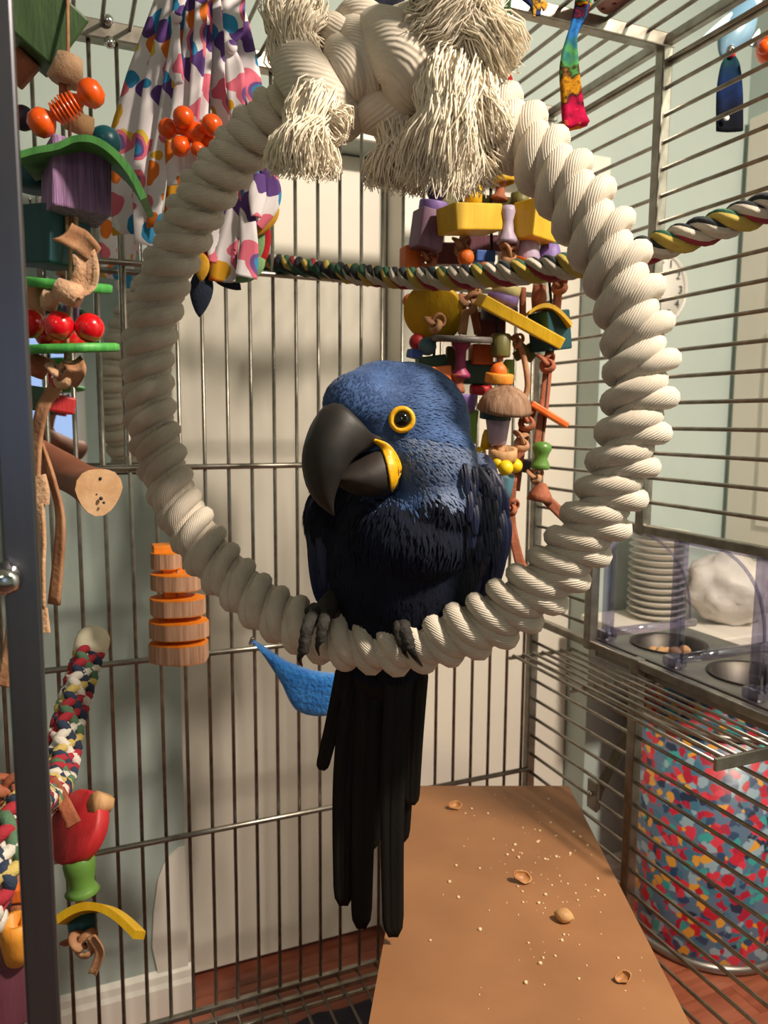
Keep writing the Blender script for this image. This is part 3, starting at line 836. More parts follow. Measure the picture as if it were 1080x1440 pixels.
for _ in range(40000):
    x = rnd.random()*acc; t = tris[bisect.bisect_left(accs, x)]
    u, v_ = rnd.random(), rnd.random()
    if u + v_ > 1: u, v_ = 1-u, 1-v_
    p = t[1] + (t[2]-t[1])*u + (t[3]-t[1])*v_; n = t[4]
    qx, qy, qz = project(p)
    if (p - ec).length < .0125: continue
    head = is_head(qx, qy + rnd.gauss(0, 11)) and qz < .87
    if head:
        if rnd.random() < .0: continue
        fl = (p - beak_root).normalized()*1.0 - ZU*.25
    else:
        if rnd.random() < .45: continue
        fl = -ZU + (p - P(565, 780, .845)).normalized()*.25
    d = fl - n*fl.dot(n)
    if d.length < 1e-3: continue
    d = (d.normalized() + V((rnd.uniform(-1, 1), rnd.uniform(-1, 1), rnd.uniform(-1, 1)))*.22)
    d = (d - n*d.dot(n)).normalized()
    if head:
        dist = (p - beak_root).length
        sz = .0042 + .06*max(dist - .02, 0)
        cheek = qx > 560 + 30*math.sin(qy*.02) and qy > 612 + .15*(qx - 560)
        leaf(GC if cheek else GH, p, d, n, min(sz, .0095)*rnd.uniform(.8, 1.3), min(sz, .0095)*.26, .20)
    else:
        leaf(GB, p, d, n, rnd.uniform(.014, .024), .0042, .07)
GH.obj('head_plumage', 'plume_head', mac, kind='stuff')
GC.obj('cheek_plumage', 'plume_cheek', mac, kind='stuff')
GB.obj('body_plumage', 'plume_body_shaded', mac, kind='stuff')

# long feathers
def feather(name, pts, wpx, m, par, cup=.06, tip=.15, nseg=14, blunt=.25, taper=0):
    ps = spline([P(*q) for q in pts], nseg)
    D0 = pts[0][2]
    wd = []
    for i in range(nseg + 1):
        u = i/nseg
        f = min(1, u/.12 + .35) * (1 if u < 1 - tip else max(blunt, math.sqrt(max(0, 1 - ((u - 1 + tip)/tip)**2))))
        wd.append(mm(wpx, D0)*f*(1 - taper*u))
    g = G(); ribbon(g, ps, wd, .0012, None, None, cup, 5)
    o = g.obj(name, m, par)
    gs = G(); off = -FH*.0012
    tube(gs, [p + off for p in ps[:-1]], [.0010*(1 - .7*i/nseg) for i in range(nseg)], 5); gs.obj('quill', m, par)
    return o
# wing to the right of the picture
def wing_part(px, py, D, rx, ry, rz, rl):
    g = union([(P(px, py, D), (rx, ry, rz), rotm(0, 0, rl))], .004, 2); o = g.obj('wing', 'plume_wing', mac); add_tree(g); return o
w1 = wing_part(672, 735, .868, .0235, .055, .078, 5)
w2 = wing_part(461, 757, .872, .0175, .050, .082, -3)
for px0, py0, pxm, pym, px1, py1, w_, D in [(672, 670, 690, 760, 672, 858, 26, .845), (680, 668, 700, 760, 683, 850, 24, .838), (686, 675, 706, 750, 693, 832, 20, .832), (660, 690, 672, 780, 652, 862, 26, .842), (690, 690, 711, 740, 702, 800, 18, .835), (648, 700, 655, 790, 640, 862, 24, .835), (684, 660, 705, 700, 706, 760, 20, .828), (664, 655, 690, 700, 692, 770, 22, .822)]:
    feather('feather', [(px0, py0, D), (pxm, pym, D - .004), (px1, py1, D + .012)], w_, 'plume_wing', w1, tip=.3)
for r in range(6):
    for k in range(5):
        px = 652 + k*12 + (r % 2)*6 + r*2.2; py = 652 + r*19 + k*4
        h = hit(px, py, .001)
        if not h: continue
        q = project(h[0])
        feather('covert', [(px, py, q[2] - .001), (px + 3, py + 18, q[2] - .005), (px + 4, py + 46, q[2] - .004)], 14, 'plume_wing', w1, tip=.7, nseg=8, blunt=.08)
for px0, py0, pxm, pym, px1, py1, w_, D in [(452, 690, 443, 770, 452, 850, 22, .842), (462, 690, 455, 770, 462, 858, 22, .838), (447, 690, 438, 740, 445, 820, 16, .850), (474, 700, 468, 780, 475, 862, 22, .832), (450, 690, 436, 715, 433, 748, 9, .835), (486, 720, 480, 790, 488, 862, 20, .828)]:
    feather('feather', [(px0, py0, D), (pxm, pym, D - .004), (px1, py1, D + .015)], w_, 'plume_wing', w2, tip=.3)
# tail
g = union([(P(540, 935, .892), (.044, .018, .05))], .004, 2); tail = g.obj('tail', 'plume_tail', mac)
for px0, pxm, px1, py1, w_, D0, D1 in [(486, 470, 452, 1083, 26, .885, .90), (500, 484, 483, 1274, 38, .888, .905), (522, 512, 508, 1306, 40, .884, .90), (545, 533, 518, 1195, 42, .892, .91), (562, 552, 553, 1318, 40, .876, .868), (588, 582, 578, 1132, 32, .886, .905), (574, 568, 562, 1185, 38, .894, .915), (535, 505, 492, 1190, 44, .896, .915), (555, 532, 525, 1170, 46, .9, .92)]:
    feather('tail_feather', [(px0, 935, D0), (pxm, (935 + py1)/2, (D0+D1)/2), (px1, py1, D1)], w_, 'plume_tail', tail, tip=.10, nseg=18, blunt=.45, cup=.05, taper=.28)
# feet
def toe(par, pts, r0, r1):
    ps = spline([P(*q) for q in pts], 14); n = len(ps)
    g = G(); tube(g, ps, [(r0 + (r1 - r0)*i/(n-1))*(1 + .10*math.sin(i*2.1)) for i in range(n)], 10); return g.obj('toe', 'foot', par)
def claw(par, pts, r0):
    ps = spline([P(*q) for q in pts], 8); g = G(); tube(g, ps, [r0*(1 - .85*i/8) for i in range(9)], 8); return g.obj('claw', 'claw', par)
def foot(cx, cy, D, toes):
    g = G(); tube(g, spline([P(cx + 20, cy - 26, D + .025), P(cx + 8, cy - 8, D), P(cx - 4, cy + 6, D - .012)], 8), [.010, .0105, .011, .0115, .0115, .0115, .011, .0105, .0095], 12)
    f = g.obj('foot', 'foot', mac)
    for tp, cp, r in toes: t_ = toe(f, tp, r, r*.72); claw(f, cp, r*.62)
foot(452, 862, .822, [
    ([(446, 860, .815), (434, 878, .781), (429, 900, .776), (426, 918, .778)], [(426, 915, .776), (421, 926, .775), (425, 937, .781)], .0078),
    ([(458, 862, .812), (455, 875, .778), (452, 890, .773), (450, 902, .775)], [(450, 900, .773), (446, 910, .772), (449, 922, .776)], .0066),
    ([(452, 858, .825), (440, 856, .835), (432, 868, .85), (430, 890, .87)], [(430, 890, .87), (431, 905, .868), (434, 912, .862)], .0066),
    ([(470, 862, .825), (480, 866, .845), (484, 885, .868)], [(484, 885, .868), (484, 900, .866), (482, 908, .86)], .0062)])
foot(570, 868, .822, [
    ([(566, 865, .812), (568, 882, .779), (574, 900, .772), (577, 912, .772)], [(576, 910, .771), (584, 924, .769), (594, 937, .776)], .0076),
    ([(560, 862, .814), (560, 880, .782), (562, 895, .775), (566, 908, .775)], [(566, 906, .774), (569, 918, .773), (575, 926, .778)], .0064),
    ([(575, 862, .825), (588, 866, .845), (594, 885, .868)], [(594, 885, .868), (594, 900, .866), (590, 908, .86)], .0062),
    ([(555, 862, .825), (548, 866, .845), (545, 885, .868)], [(545, 885, .868), (545, 900, .866), (547, 908, .86)], .0062)])

# ------------------------------------------------------------------ toy builders (positions: px, py, depth)
def hang(t, a, b, r=.0018, m='black_cord', name='cord'):
    g = G(); tube(g, [V(a), (V(a)+V(b))/2, V(b)], r, 6); return g.obj(name, m, t)
class Toy:
    def __init__(s, name, px, py, D, label, cat='bird toy', group=None):
        s.D = D; s.t = thing(name, P(px, py, D), label, cat, group)
    def box(s, px, py, w_, h, d, m, yw=0, pt=0, rl=0, dd=0, name='wood_block', bev=.002):
        D = s.D + dd; g = G(); block(g, P(px, py, D), (mm(w_, D), mm(d, D), mm(h, D)), rotm(yw, pt, rl), bev); return g.obj(name, m, s.t)
    def turn(s, px, py, prof, m, tilt=(0, 0), dd=0, name='turned_bead', n=18):
        D = s.D + dd; ax = rotm(0, tilt[1], tilt[0]) @ V((0, 0, 1))
        g = G(); lathe(g, P(px, py, D), ax, [(mm(max(r, .01), D), mm(h, D)) for r, h in prof], n); return g.obj(name, m, s.t)
    def ball(s, px, py, r, m, dd=0, name='bead'):
        D = s.D + dd; g = G(); ball(g, P(px, py, D), mm(r, D)); return g.obj(name, m, s.t)
    def disc(s, px, py, r, h, m, tilt=(0, 0), dd=0, name='disc', n=28):
        return s.turn(px, py, [(r*.94, -h/2), (r, -h/2 + h*.15), (r, h/2 - h*.15), (r*.94, h/2)], m, tilt, dd, name, n)
    def knot(s, px, py, r, m='leather', dd=0, rot=(0, 0, 0), name='leather_knot'):
        D = s.D + dd; g = G(); knot(g, P(px, py, D), mm(r, D), rotm(*rot)); return g.obj(name, m, s.t)
    def strip(s, pts, w_, m='leather', name='leather_strip', thick=.0028, tw=None, cup=0, side=None, n=20, wv=0):
        D = s.D; ps = spline([P(q[0], q[1], D + (q[2] if len(q) > 2 else 0)) for q in pts], n)
        if isinstance(w_, (int, float)): w_ = [w_, w_]
        ww = spline(w_, n) if len(w_) > 2 else [w_[0] + (w_[1]-w_[0])*i/n for i in range(n+1)]
        twl = [tw[0] + (tw[1]-tw[0])*i/n for i in range(n+1)] if tw else None
        g = G(); ribbon(g, ps, [mm(x, D) for x in ww], thick, side, twl, cup, 5, wv); return g.obj(name, m, s.t)
    def hole_ring(s, px, py, r, h, m, tilt=(0, 0), dd=0, name='ring'):
        return s.turn(px, py, [(r*.62, -h/2), (r, -h/2), (r*1.02, 0), (r, h/2), (r*.66, h/2), (r*.62, -h/2)], m, tilt, dd, name, 24)
    def cord(s, pts, r=1.6, m='leather', name='cord'):
        ps = spline([P(q[0], q[1], s.D + (q[2] if len(q) > 2 else 0)) for q in pts], 16)
        g = G(); tube(g, ps, mm(r, s.D), 6); return g.obj(name, m, s.t)
CUP = lambda r, h: [(r*.55, -h/2), (r*.72, -h*.45), (r*.85, -h*.1), (r, h*.32), (r, h/2), (r*.8, h/2), (r*.7, h*.2)]
SPOOL = lambda r, h: [(r, -h/2), (r*.95, -h*.4), (r*.55, -h*.25), (r*.5, 0), (r*.55, h*.25), (r*.95, h*.4), (r, h/2)]
BELL = lambda r, h: [(r, -h/2), (r*.98, -h*.42), (r*.6, -h*.2), (r*.5, h*.1), (r*.7, h*.35), (r*.6, h/2)]

# ------------------------------------------------------------------ hanging wood toy at the left
A = Toy('hanging_block_toy', 85, 880, .68, 'tall hanging toy at left with purple block, green arch and red beads')
A.cord([(95, -40), (96, 100), (100, 300), (95, 480), (80, 560)], 2.5, 'leather')
A.box(52, 32, 96, 84, 90, 'green_wood', 30, 12, 33, .02)
A.box(28, 96, 34, 40, 30, 'leather_red', 20, 10, 40, .03, 'leather_scrap')
A.turn(95, 100, [(20, -18), (25, -14), (20, 6), (17, 20), (13, 21), (15, 5), (16, -16)], 'suede', (14, 0), 0, 'leather_sleeve')
A.turn(90, 122, [(7, -14), (7, 14)], 'leather_red', (0, 0), .004, 'leather_core')
# orange rattle: two end caps and a ribbed waist
axr = (-56, 0)
prof = [(.2, -54), (10, -53), (18, -46), (20, -38), (19, -30), (13, -24), (7, -20)]
for i in range(7): prof += [(12, -17 + i*5), (19 - abs(i-3)*1.0, -16 + i*5), (19 - abs(i-3)*1.0, -14 + i*5), (12, -13 + i*5)]
prof += [(8, 22), (14, 26), (19, 31), (20, 38), (18, 46), (10, 53), (.2, 54)]
g = G(); ca = P(58, 173, .655); cb = P(128, 131, .655); ax = (cb - ca).normalized(); k_ = (cb - ca).length / 82
lathe(g, (ca+cb)/2, ax, [(max(r, .05)*mm(1, .655), h*k_*1.08) for r, h in prof], 24, FH); g.obj('orange_rattle', 'plastic_orange', A.t)
A.ball(32, 166, 17, 'dkplum', .03); A.turn(112, 174, [(18, -14), (20, 0), (17, 14)], 'natural_wood', (20, 10), .015, 'wood_bead')
A.ball(148, 200, 22, 'plastic_teal', .06)
# green arch
arc = spline([V((22, 214, 0)), V((50, 206, 0)), V((78, 201, 0)), V((105, 190, 0)), V((135, 192, 0)), V((165, 212, 0)), V((190, 243, 0)), V((207, 277, 0))], 20)
oi, oo = [], []
for i, q in enumerate(arc):
    t = arc[min(i+1, 20)] - arc[max(i-1, 0)]; n_ = V((-t.y, t.x, 0)).normalized()
    oo.append(P(q.x, q.y, .635)); oi.append(P(q.x + n_.x*10, q.y + n_.y*10, .635))
g = G(); prism(g, oo + oi[::-1], FH*.06 + RH*-.012); g.obj('wood_arch', 'arch_green', A.t)
A.box(107, 258, 78, 94, 78, 'rough_purple', 34, -2, 3, 0)
A.turn(55, 245, [(32, -22), (34, 0), (30, 22)], 'teal_wood', (0, 0), .04, 'wood_bead')
A.cord([(94, 305), (96, 330)], 3.5, 'natural_wood', 'dowel'); A.cord([(107, 305), (106, 330)], 3.5, 'natural_wood', 'dowel')
A.box(72, 335, 82, 78, 70, 'teal_wood', -28, 0, 4, .02)
A.strip([(88, 326, -.03), (112, 338, -.035), (132, 358, -.035)], [38, 26], 'leather', 'leather_strip', cup=.15)
A.strip([(118, 355, -.035), (122, 380, -.04), (116, 400, -.04), (100, 412, -.045)], [30, 36], 'suede', 'leather_strip', cup=.2)
A.turn(96, 412, [(13, -18), (17, -14), (16, 16), (12, 18), (11, 10), (12, -12)], 'suede', (-70, 10), -.04, 'leather_curl')
A.turn(70, 422, [(11, -12), (13, 0), (10, 12)], 'suede', (20, 30), -.03, 'leather_curl')
A.disc(95, 401, 60, 13, 'lime_wood', (5, 8), 0)
A.disc(100, 490, 65, 12, 'lime_wood', (-2, 5), 0)
for px, py, dd in [(42, 455, -.01), (83, 458, -.03), (126, 461, -.02), (70, 470, .02), (100, 474, .03)]: A.ball(px, py, 20.5, 'plastic_red', dd)
A.turn(50, 425, [(12, -22), (16, 0), (12, 22)], 'leather', (10, 0), .03, 'leather_roll')
A.knot(88, 524, 19, 'suede', -.02, (20, 70, 10)); A.strip([(100, 505, -.02), (108, 520, -.03), (96, 540, -.02)], [26, 22], 'leather', cup=.2)
A.turn(52, 515, [(14, -14), (17, 4), (12, 16)], 'leather_red', (25, 0), .02, 'leather_roll')
A.box(82, 568, 42, 24, 34, 'red_wood', 30, 0, 10, .02); A.box(50, 560, 26, 34, 26, 'dkgreen_wood', 10, 0, 8, .04)
A.strip([(78, 545, -.01), (60, 575, -.015), (52, 620, -.01), (50, 690, -.01)], [20, 14], 'leather', tw=(0, .5))
A.strip([(58, 625, .0), (75, 680, -.01), (85, 740, -.01), (76, 850, -.005)], [10, 18], 'leather', tw=(.9, .2))
A.strip([(52, 670, -.02), (58, 692, -.02), (58, 710, -.02)], [24, 20], 'suede')
A.strip([(56, 708, -.02), (60, 760, -.02), (60, 800, -.02), (62, 855, -.018)], [12, 6], 'suede', tw=(.2, 1.0))
A.strip([(62, 855, -.018), (65, 890, -.018)], [8, 11], 'suede')
A.strip([(16, 880, .03), (12, 920, .02), (4, 965, .02)], [14, 18], 'leather')

# ------------------------------------------------------------------ branch perch
bp = [(-40, 575, .98), (20, 615, .88), (80, 655, .80), (112, 675, .755), (139, 687, .715)]
ps = spline([P(*q) for q in bp], 16)
br = thing('branch_perch', P(60, 680, .8), 'thick brown natural branch perch with sawn pear-shaped end', 'perch')
vs_, fs = [], []; nn_ = 18
for i, p in enumerate(ps):
    t = (ps[min(i+1, 16)] - ps[max(i-1, 0)]).normalized(); a, b_ = frame(t)
    for k in range(nn_):
        th = 2*PI*k/nn_
        r = .0165*(1 + .07*math.sin(3*th + i*.4) + .05*math.sin(i*.9)) * (1 + .28*(i/16)**4)
        r *= 1 - .22*max(0, math.sin(th))*(i/16)
        vs_.append(p + a*(r*math.cos(th)) + b_*(r*1.12*math.sin(th)))
for i in range(16):
    for k in range(nn_): k2 = (k+1) % nn_; fs.append([i*nn_+k, i*nn_+k2, (i+1)*nn_+k2, (i+1)*nn_+k])
g = G(); g.add(vs_, fs); g.obj('branch', 'branch', br)
endv = vs_[-nn_:]; tdir = (ps[-1]-ps[-2]).normalized()
g = G(); c0 = sum(endv, V())/nn_
g.add([c0 + tdir*.0015] + [c0 + (p-c0)*.99 + tdir*.001 for p in endv] + endv, [[0, 1+k, 1+(k+1) % nn_] for k in range(nn_)] + [[1+k, 1+nn_+k, 1+nn_+(k+1) % nn_, 1+(k+1) % nn_] for k in range(nn_)], None, False)
g.obj('sawn_end', 'branch_end', br)
for dx, dy, r in [(2, -14, .0016), (3, 14, .0018), (7, 20, .0013), (-3, 8, .0008)]:
    g = G(); ball(g, P(139 + dx, 687 + dy, .713), r, 8, 5); g.obj('knot_hole', 'beak', br)

# ------------------------------------------------------------------ rainbow fleece preening toy
Fz = Toy('fleece_strip_toy', 280, 440, 1.0, 'bundle of rainbow printed fleece strips with orange flower bead at upper left')
strips = [
    ([(236, -15), (212, 60), (190, 140), (178, 200), (176, 330)], [26, 36, 46, 52, 40], .02),
    ([(248, -15), (232, 60), (215, 150), (205, 260), (203, 345)], [24, 30, 34, 36, 26], .01),
    ([(262, -15), (252, 60), (238, 150), (222, 240), (215, 320)], [20, 24, 28, 28, 20], .0),
    ([(272, -15), (268, 60), (256, 130), (246, 200), (248, 260)], [18, 22, 24, 26, 26], -.012),
    ([(284, -15), (280, 70), (272, 160), (268, 240)], [16, 18, 18, 20], -.02),
    ([(292, -15), (290, 70), (284, 130), (282, 170)], [14, 16, 20, 20], -.012),
    ([(300, -15), (306, 70), (306, 130), (322, 190)], [20, 22, 26, 30], 0),
    ([(315, -15), (318, 40), (316, 90), (310, 130)], [26, 24, 22, 20], .01),
    ([(322, -15), (338, 40), (352, 110), (364, 165)], [24, 28, 30, 22], .015),
    ([(330, -15), (328, 40), (322, 62), (330, 100), (334, 170)], [30, 28, 12, 26, 22], -.022),
    ([(256, -15), (248, 25), (248, 60), (250, 120)], [22, 14, 12, 22], -.022),
    ([(288, 60), (294, 130), (300, 200), (300, 260)], [22, 24, 26, 26], .03),
    ([(262, 60), (258, 160), (250, 260), (240, 330)], [34, 36, 36, 30], .035),
    ([(330, 60), (345, 140), (352, 220), (348, 300)], [30, 34, 30, 26], .035),
    ([(345, 225), (330, 300), (318, 350), (312, 395)], [14, 26, 34, 40], -.02),
    ([(352, 235), (348, 300), (350, 350), (346, 390)], [14, 22, 26, 30], -.025),
    ([(372, 235), (384, 265), (380, 290), (362, 318)], [18, 22, 22, 16], -.02),
    ([(365, 245), (362, 275), (360, 305)], [16, 24, 14], -.03),
    ([(318, 280), (306, 330), (302, 370)], [14, 24, 18], -.015),
]
for i, (pts, wd, dd) in enumerate(strips):
    Fz.strip([(q[0], q[1], dd) for q in pts], wd, 'rainbow_fleece', 'fleece_strip', thick=.0022, tw=(random.uniform(-.5, .5), random.uniform(-.7, .7)), cup=random.uniform(-.16, .16), n=22, wv=.03)
Fz.ball(325, 66, 9, 'rainbow_fleece', -.028, 'fleece_knot'); Fz.ball(248, 24, 8, 'rainbow_fleece', -.028, 'fleece_knot')
Fz.cord([(285, -60, .01), (285, 0, .01), (292, 150, .02), (300, 300, .02)], 3, 'black_cord')
fl = Fz.ball(275, 187, 15, 'plastic_orange', -.045, 'flower_bead')
for px, py, r, dd in [(236, 181, 14, -.045), (258, 165, 15, -.06), (298, 176, 15, -.06), (254, 206, 14, -.05), (296, 200, 13, -.035), (278, 210, 10, -.055)]:
    D = 1.0 + dd; g = G(); ball(g, P(px, py, D), mm(r, D)); g.obj('lobe', 'plastic_orange', fl)
    g = G(); rod(g, P(275, 187, .955), P(px, py, D), mm(6, .95)); g.obj('stalk', 'plastic_orange', fl)
def petal(px, py, ln, wd, ang, m, dd):
    D = 1.0 + dd; ax = rotm(0, 0, ang) @ V((0, 0, -1))
    g = G(); lathe(g, P(px, py, D), ax, [(mm(max(wd*math.sin(PI*u)**.7*(1 - .35*u), .05), D), mm((u - .5)*ln, D)) for u in [i/12 for i in range(13)]], 14, FH, True, 1, .45); return g.obj('plush_petal', m, Fz.t)
petal(283, 410, 72, 20, 6, 'felt_navy', -.005); petal(284, 376, 40, 13, 4, 'felt_gold', -.025); petal(297, 348, 80, 15, -6, 'felt_red', -.01)
petal(316, 388, 60, 18, -50, 'felt_navy', .0); petal(346, 380, 62, 20, 62, 'felt_green', -.008); petal(373, 312, 58, 14, 42, 'felt_gold', -.012); petal(362, 345, 60, 12, 8, 'felt_green', .0); petal(370, 350, 70, 11, 12, 'felt_red', .012); petal(355, 282, 30, 14, 80, 'felt_red', -.008)
Fz.ball(170, 167, 8, 'olive_wood', .03); 

# ------------------------------------------------------------------ twisted rope perch
pc = thing('rope_perch', P(600, 400, 1.0), 'long twisted rope perch in red, green, yellow, navy and white across the cage', 'perch')
ctr = spline([P(*q) for q in [(352, 366, 1.29), (400, 372, 1.24), (500, 386, 1.10), (600, 392, .98), (700, 386, .90), (800, 374, .845), (870, 362, .80), (960, 335, .755), (1080, 292, .715), (1160, 262, .69)]], 150)
for s in range(3):
    pts = []; ln = 0
    for i, p in enumerate(ctr):
        if i: ln += (p - ctr[i-1]).length
        t = (ctr[min(i+1, 150)] - ctr[max(i-1, 0)]).normalized(); a, b_ = frame(t)
        th = 2*PI*ln/.056 + s*2*PI/3
        pts.append(p + a*(.0082*math.cos(th)) + b_*(.0082*math.sin(th)))
    g = G(); tube(g, pts, .0074, 12); g.obj('strand', ['perch_yarn_a', 'perch_yarn_b', 'perch_yarn_c'][s], pc)
g = G(); lathe(g, ctr[0], (ctr[1]-ctr[0]), [(.016, -.01), (.0165, .0), (.015, .004)], 16); g.obj('end_fitting', 'steel', pc)

# ------------------------------------------------------------------ busy block toy behind the bird
Bt = Toy('wood_block_cluster_toy', 690, 800, 1.045, 'big cluster of coloured wood blocks, spools and leather knots hanging behind the macaw')
Bt.cord([(690, -40), (695, 120), (690, 300), (700, 480), (706, 640)], 2.5, 'black_cord')
Bt.cord([(610, 250), (600, 330), (612, 470), (600, 560)], 2, 'black_cord'); Bt.cord([(760, 250), (770, 370), (775, 460), (760, 640)], 2, 'black_cord')
B = Bt
B.turn(664, 276, [(14, -16), (14, 14), (12, 16)], 'yellow_wood', (0, 0), -.01, 'wood_peg')
B.box(661, 309, 84, 36, 46, 'yellow_wood', 32, 0, -7, -.03); B.box(752, 313, 46, 52, 46, 'yellow_wood', 35, 2, 5, -.02)
B.box(601, 325, 38, 54, 34, 'mauve_wood', 25, 0, 8, -.01); B.disc(609, 290, 20, 14, 'violet_wood', (8, 10), -.005); B.ball(614, 270, 14, 'dkplum', 0)
B.turn(706, 242, CUP(18, 32), 'yellow_wood', (170, 0), 0, 'wood_cup'); B.turn(704, 264, SPOOL(13, 34), 'leather_red', (8, 0), .0, 'leather_spool'); B.turn(731, 283, [(13, -10), (13, 10)], 'olive_wood', (0, 0), .01, 'wood_bead')
B.turn(714, 316, BELL(15, 50), 'lav_wood', (0, 0), -.025); B.turn(743, 352, CUP(17, 34), 'lav_wood', (180, 0), -.01, 'wood_cup')
B.box(577, 363, 24, 30, 26, 'orange_wood', 20, 0, 0, .01); B.knot(602, 362, 15, 'leather_red', 0, (0, 70, 30)); B.ball(655, 362, 12, 'orange_wood', -.01); B.box(680, 362, 28, 16, 24, 'blue_wood', 10, 0, 0, 0)
B.knot(650, 345, 14, 'leather', .0, (30, 80, 0)); B.knot(716, 356, 15, 'leather', -.02, (10, 60, 40)); B.turn(720, 338, SPOOL(10, 30), 'leather', (-5, 0), -.01, 'leather_spool')
B.disc(744, 368, 20, 7, 'orange_wood', (15, 15), -.02); B.turn(773, 356, CUP(18, 22), 'violet_wood', (180, 0), 0, 'wood_cup'); B.disc(773, 345, 12, 10, 'dkgreen_wood', (0, 5), 0)
B.box(782, 330, 14, 22, 18, 'leather_red', 20, 0, 12, .01, 'leather_scrap'); B.box(700, 300, 60, 40, 30, 'olive_wood', -20, 0, 10, .05); B.box(640, 280, 50, 30, 26, 'olive_wood', 10, 0, 6, .05); B.box(690, 345, 90, 22, 30, 'plum_wood', 0, 0, 0, .05); B.box(630, 358, 60, 30, 20, 'plum_wood', 0, 0, 0, .05)
# lower half
B.disc(610, 440, 43, 10, 'yellow_wood', (12, -58), -.005, 'wood_disc'); B.ball(577, 424, 11, 'orange_wood', .02); B.knot(612, 453, 14, 'leather', -.03, (0, 60, 0))
B.knot(660, 424, 15, 'leather', -.02, (0, 80, 0)); B.strip([(655, 435, -.02), (650, 470, -.02)], [12, 12], 'leather'); B.strip([(665, 430, 0), (672, 470, .01)], [12, 10], 'leather_red')
B.hole_ring(712, 408, 20, 14, 'cream_wood', (12, 8), -.02); B.hole_ring(707, 421, 22, 13, 'violet_wood', (12, 8), -.022)
B.box(731, 452, 136, 17, 34, 'yellow_wood', 12, 14, 24, -.03, 'wood_plank', .0015)
B.box(773, 466, 42, 54, 42, 'teal_wood', 30, 0, -8, .0); 
arc2 = [V((745 + 60*u, 446 - 26*math.sin(PI*(.12 + .80*u)) + 14*u, 0)) for u in [i/12 for i in range(13)]]
g = G(); prism(g, [P(q.x, q.y, 1.01) for q in arc2] + [P(q.x - 1, q.y + 6, 1.01) for q in arc2[::-1]], FH*.04); g.obj('wood_arch', 'yellow_wood', B.t)
B.disc(650, 477, 43, 9, 'gray_wood', (2, 6), -.02); B.turn(648, 506, SPOOL(14, 50), 'magenta_wood', (0, 0), -.01, 'wood_spool'); B.turn(704, 486, [(13, -16), (14, -14), (14, 14), (12, 16)], 'olive_wood', (0, 0), -.02, 'wood_bead')
B.box(676, 499, 30, 28, 26, 'orange_wood', 10, 0, 0, .02); B.box(598, 536, 62, 38, 46, 'orange_wood', 32, 0, -6, -.01); B.ball(601, 487, 13, 'steelblue_wood', 0); B.box(583, 498, 20, 12, 16, 'blue_wood', 20, 0, 10, 0); B.box(606, 509, 40, 16, 26, 'dkgreen_wood', 10, 0, -8, .01); B.ball(587, 481, 12, 'red_wood', .02)
B.box(680, 525, 80, 32, 24, 'dkgreen_wood', 4, 0, 2, .03); B.box(716, 516, 14, 20, 14, 'grass_wood', 0, 0, 0, .01); B.turn(644, 540, BELL(15, 26), 'leather_red', (180, 0), -.005, 'leather_bell'); B.cord([(704, 500, -.02), (703, 525, -.02)], 4)
B.disc(702, 532, 20, 14, 'wood_orange2', (4, 8), -.03); B.ball(701, 522, 12, 'orange_wood', -.03); B.disc(676, 548, 16, 12, 'red_wood', (0, 10), .02)
# coconut shell
D = 1.01
g = G(); prof = [(mm(38*math.sin(PI/2*u), D), mm(36*math.cos(PI/2*u), D)) for u in [i/10 for i in range(11)]]; prof[0] = (1e-5, prof[0][1])
prof += [(mm(34*math.sin(PI/2*u), D), mm(32*math.cos(PI/2*u), D)) for u in [1 - i/10 for i in range(10)]] + [(1e-5, mm(32, D))]
lathe(g, P(709, 578, D), rotm(0, 14, 4) @ V((0, 0, 1)), prof, 28); g.obj('coconut_shell', 'coconut', B.t)
B.hole_ring(697, 582, 22, 15, 'teal_wood', (4, 6), -.02); B.turn(700, 605, CUP(17, 42), 'lav_wood', (0, 0), -.02, 'wood_cup'); B.turn(654, 568, CUP(18, 26), 'violet_wood', (0, 0), .0, 'wood_cup'); B.box(663, 600, 14, 48, 14, 'grass_wood', 10, 0, 4, .005)
B.box(772, 583, 62, 9, 14, 'orange_wood', 5, 0, 30, -.01, 'wood_stick')
B.hole_ring(707, 639, 20, 17, 'natural_wood', (0, 14), -.02); B.cord([(701, 615, -.02), (703, 640, -.02)], 4)
for px, py, r, dd in [(675, 637, 9, 0), (686, 650, 10, -.02), (711, 658, 11, -.035), (725, 655, 10, -.02), (700, 651, 8, -.03)]: B.ball(px, py, r, 'plastic_yellow', dd, 'yellow_bead')
B.turn(684, 618, [(9, -14), (6, 6), (3, 14)], 'yellow_wood', (0, 0), 0, 'wood_cone')
B.turn(761, 641, [(11, -19), (14, -17), (13, -12), (9, -4), (11, 4), (14, 10), (12, 17), (5, 20)], 'plastic_green', (4, 0), -.01, 'green_peg_bead')
B.turn(709, 684, CUP(14, 34), 'steelblue_wood', (0, 0), -.005, 'wood_cup')
for px, py, r, rot in [(718, 712, 12, (0, 70, 0)), (741, 588, 15, (20, 80, 20)), (734, 619, 14, (0, 60, 50)), (753, 668, 11, (0, 70, 0)), (769, 508, 14, (30, 70, 0)), (676, 380, 12, (0, 80, 0)), (786, 398, 14, (20, 70, 0)), (668, 405, 12, (0, 70, 40))]: B.knot(px, py, r, random.choice(['leather', 'leather_red']), -.01, rot)
B.turn(760, 695, [(18, -10), (16, 0), (8, 12), (5, 16)], 'leather_red', (10, 0), -.01, 'leather_cup')
B.strip([(722, 672, 0), (719, 730, 0), (728, 780, 0), (735, 800, 0)], [10, 15], 'leather_red'); B.strip([(768, 702, -.01), (785, 718, -.01), (806, 738, -.01)], [14, 16], 'leather_red')
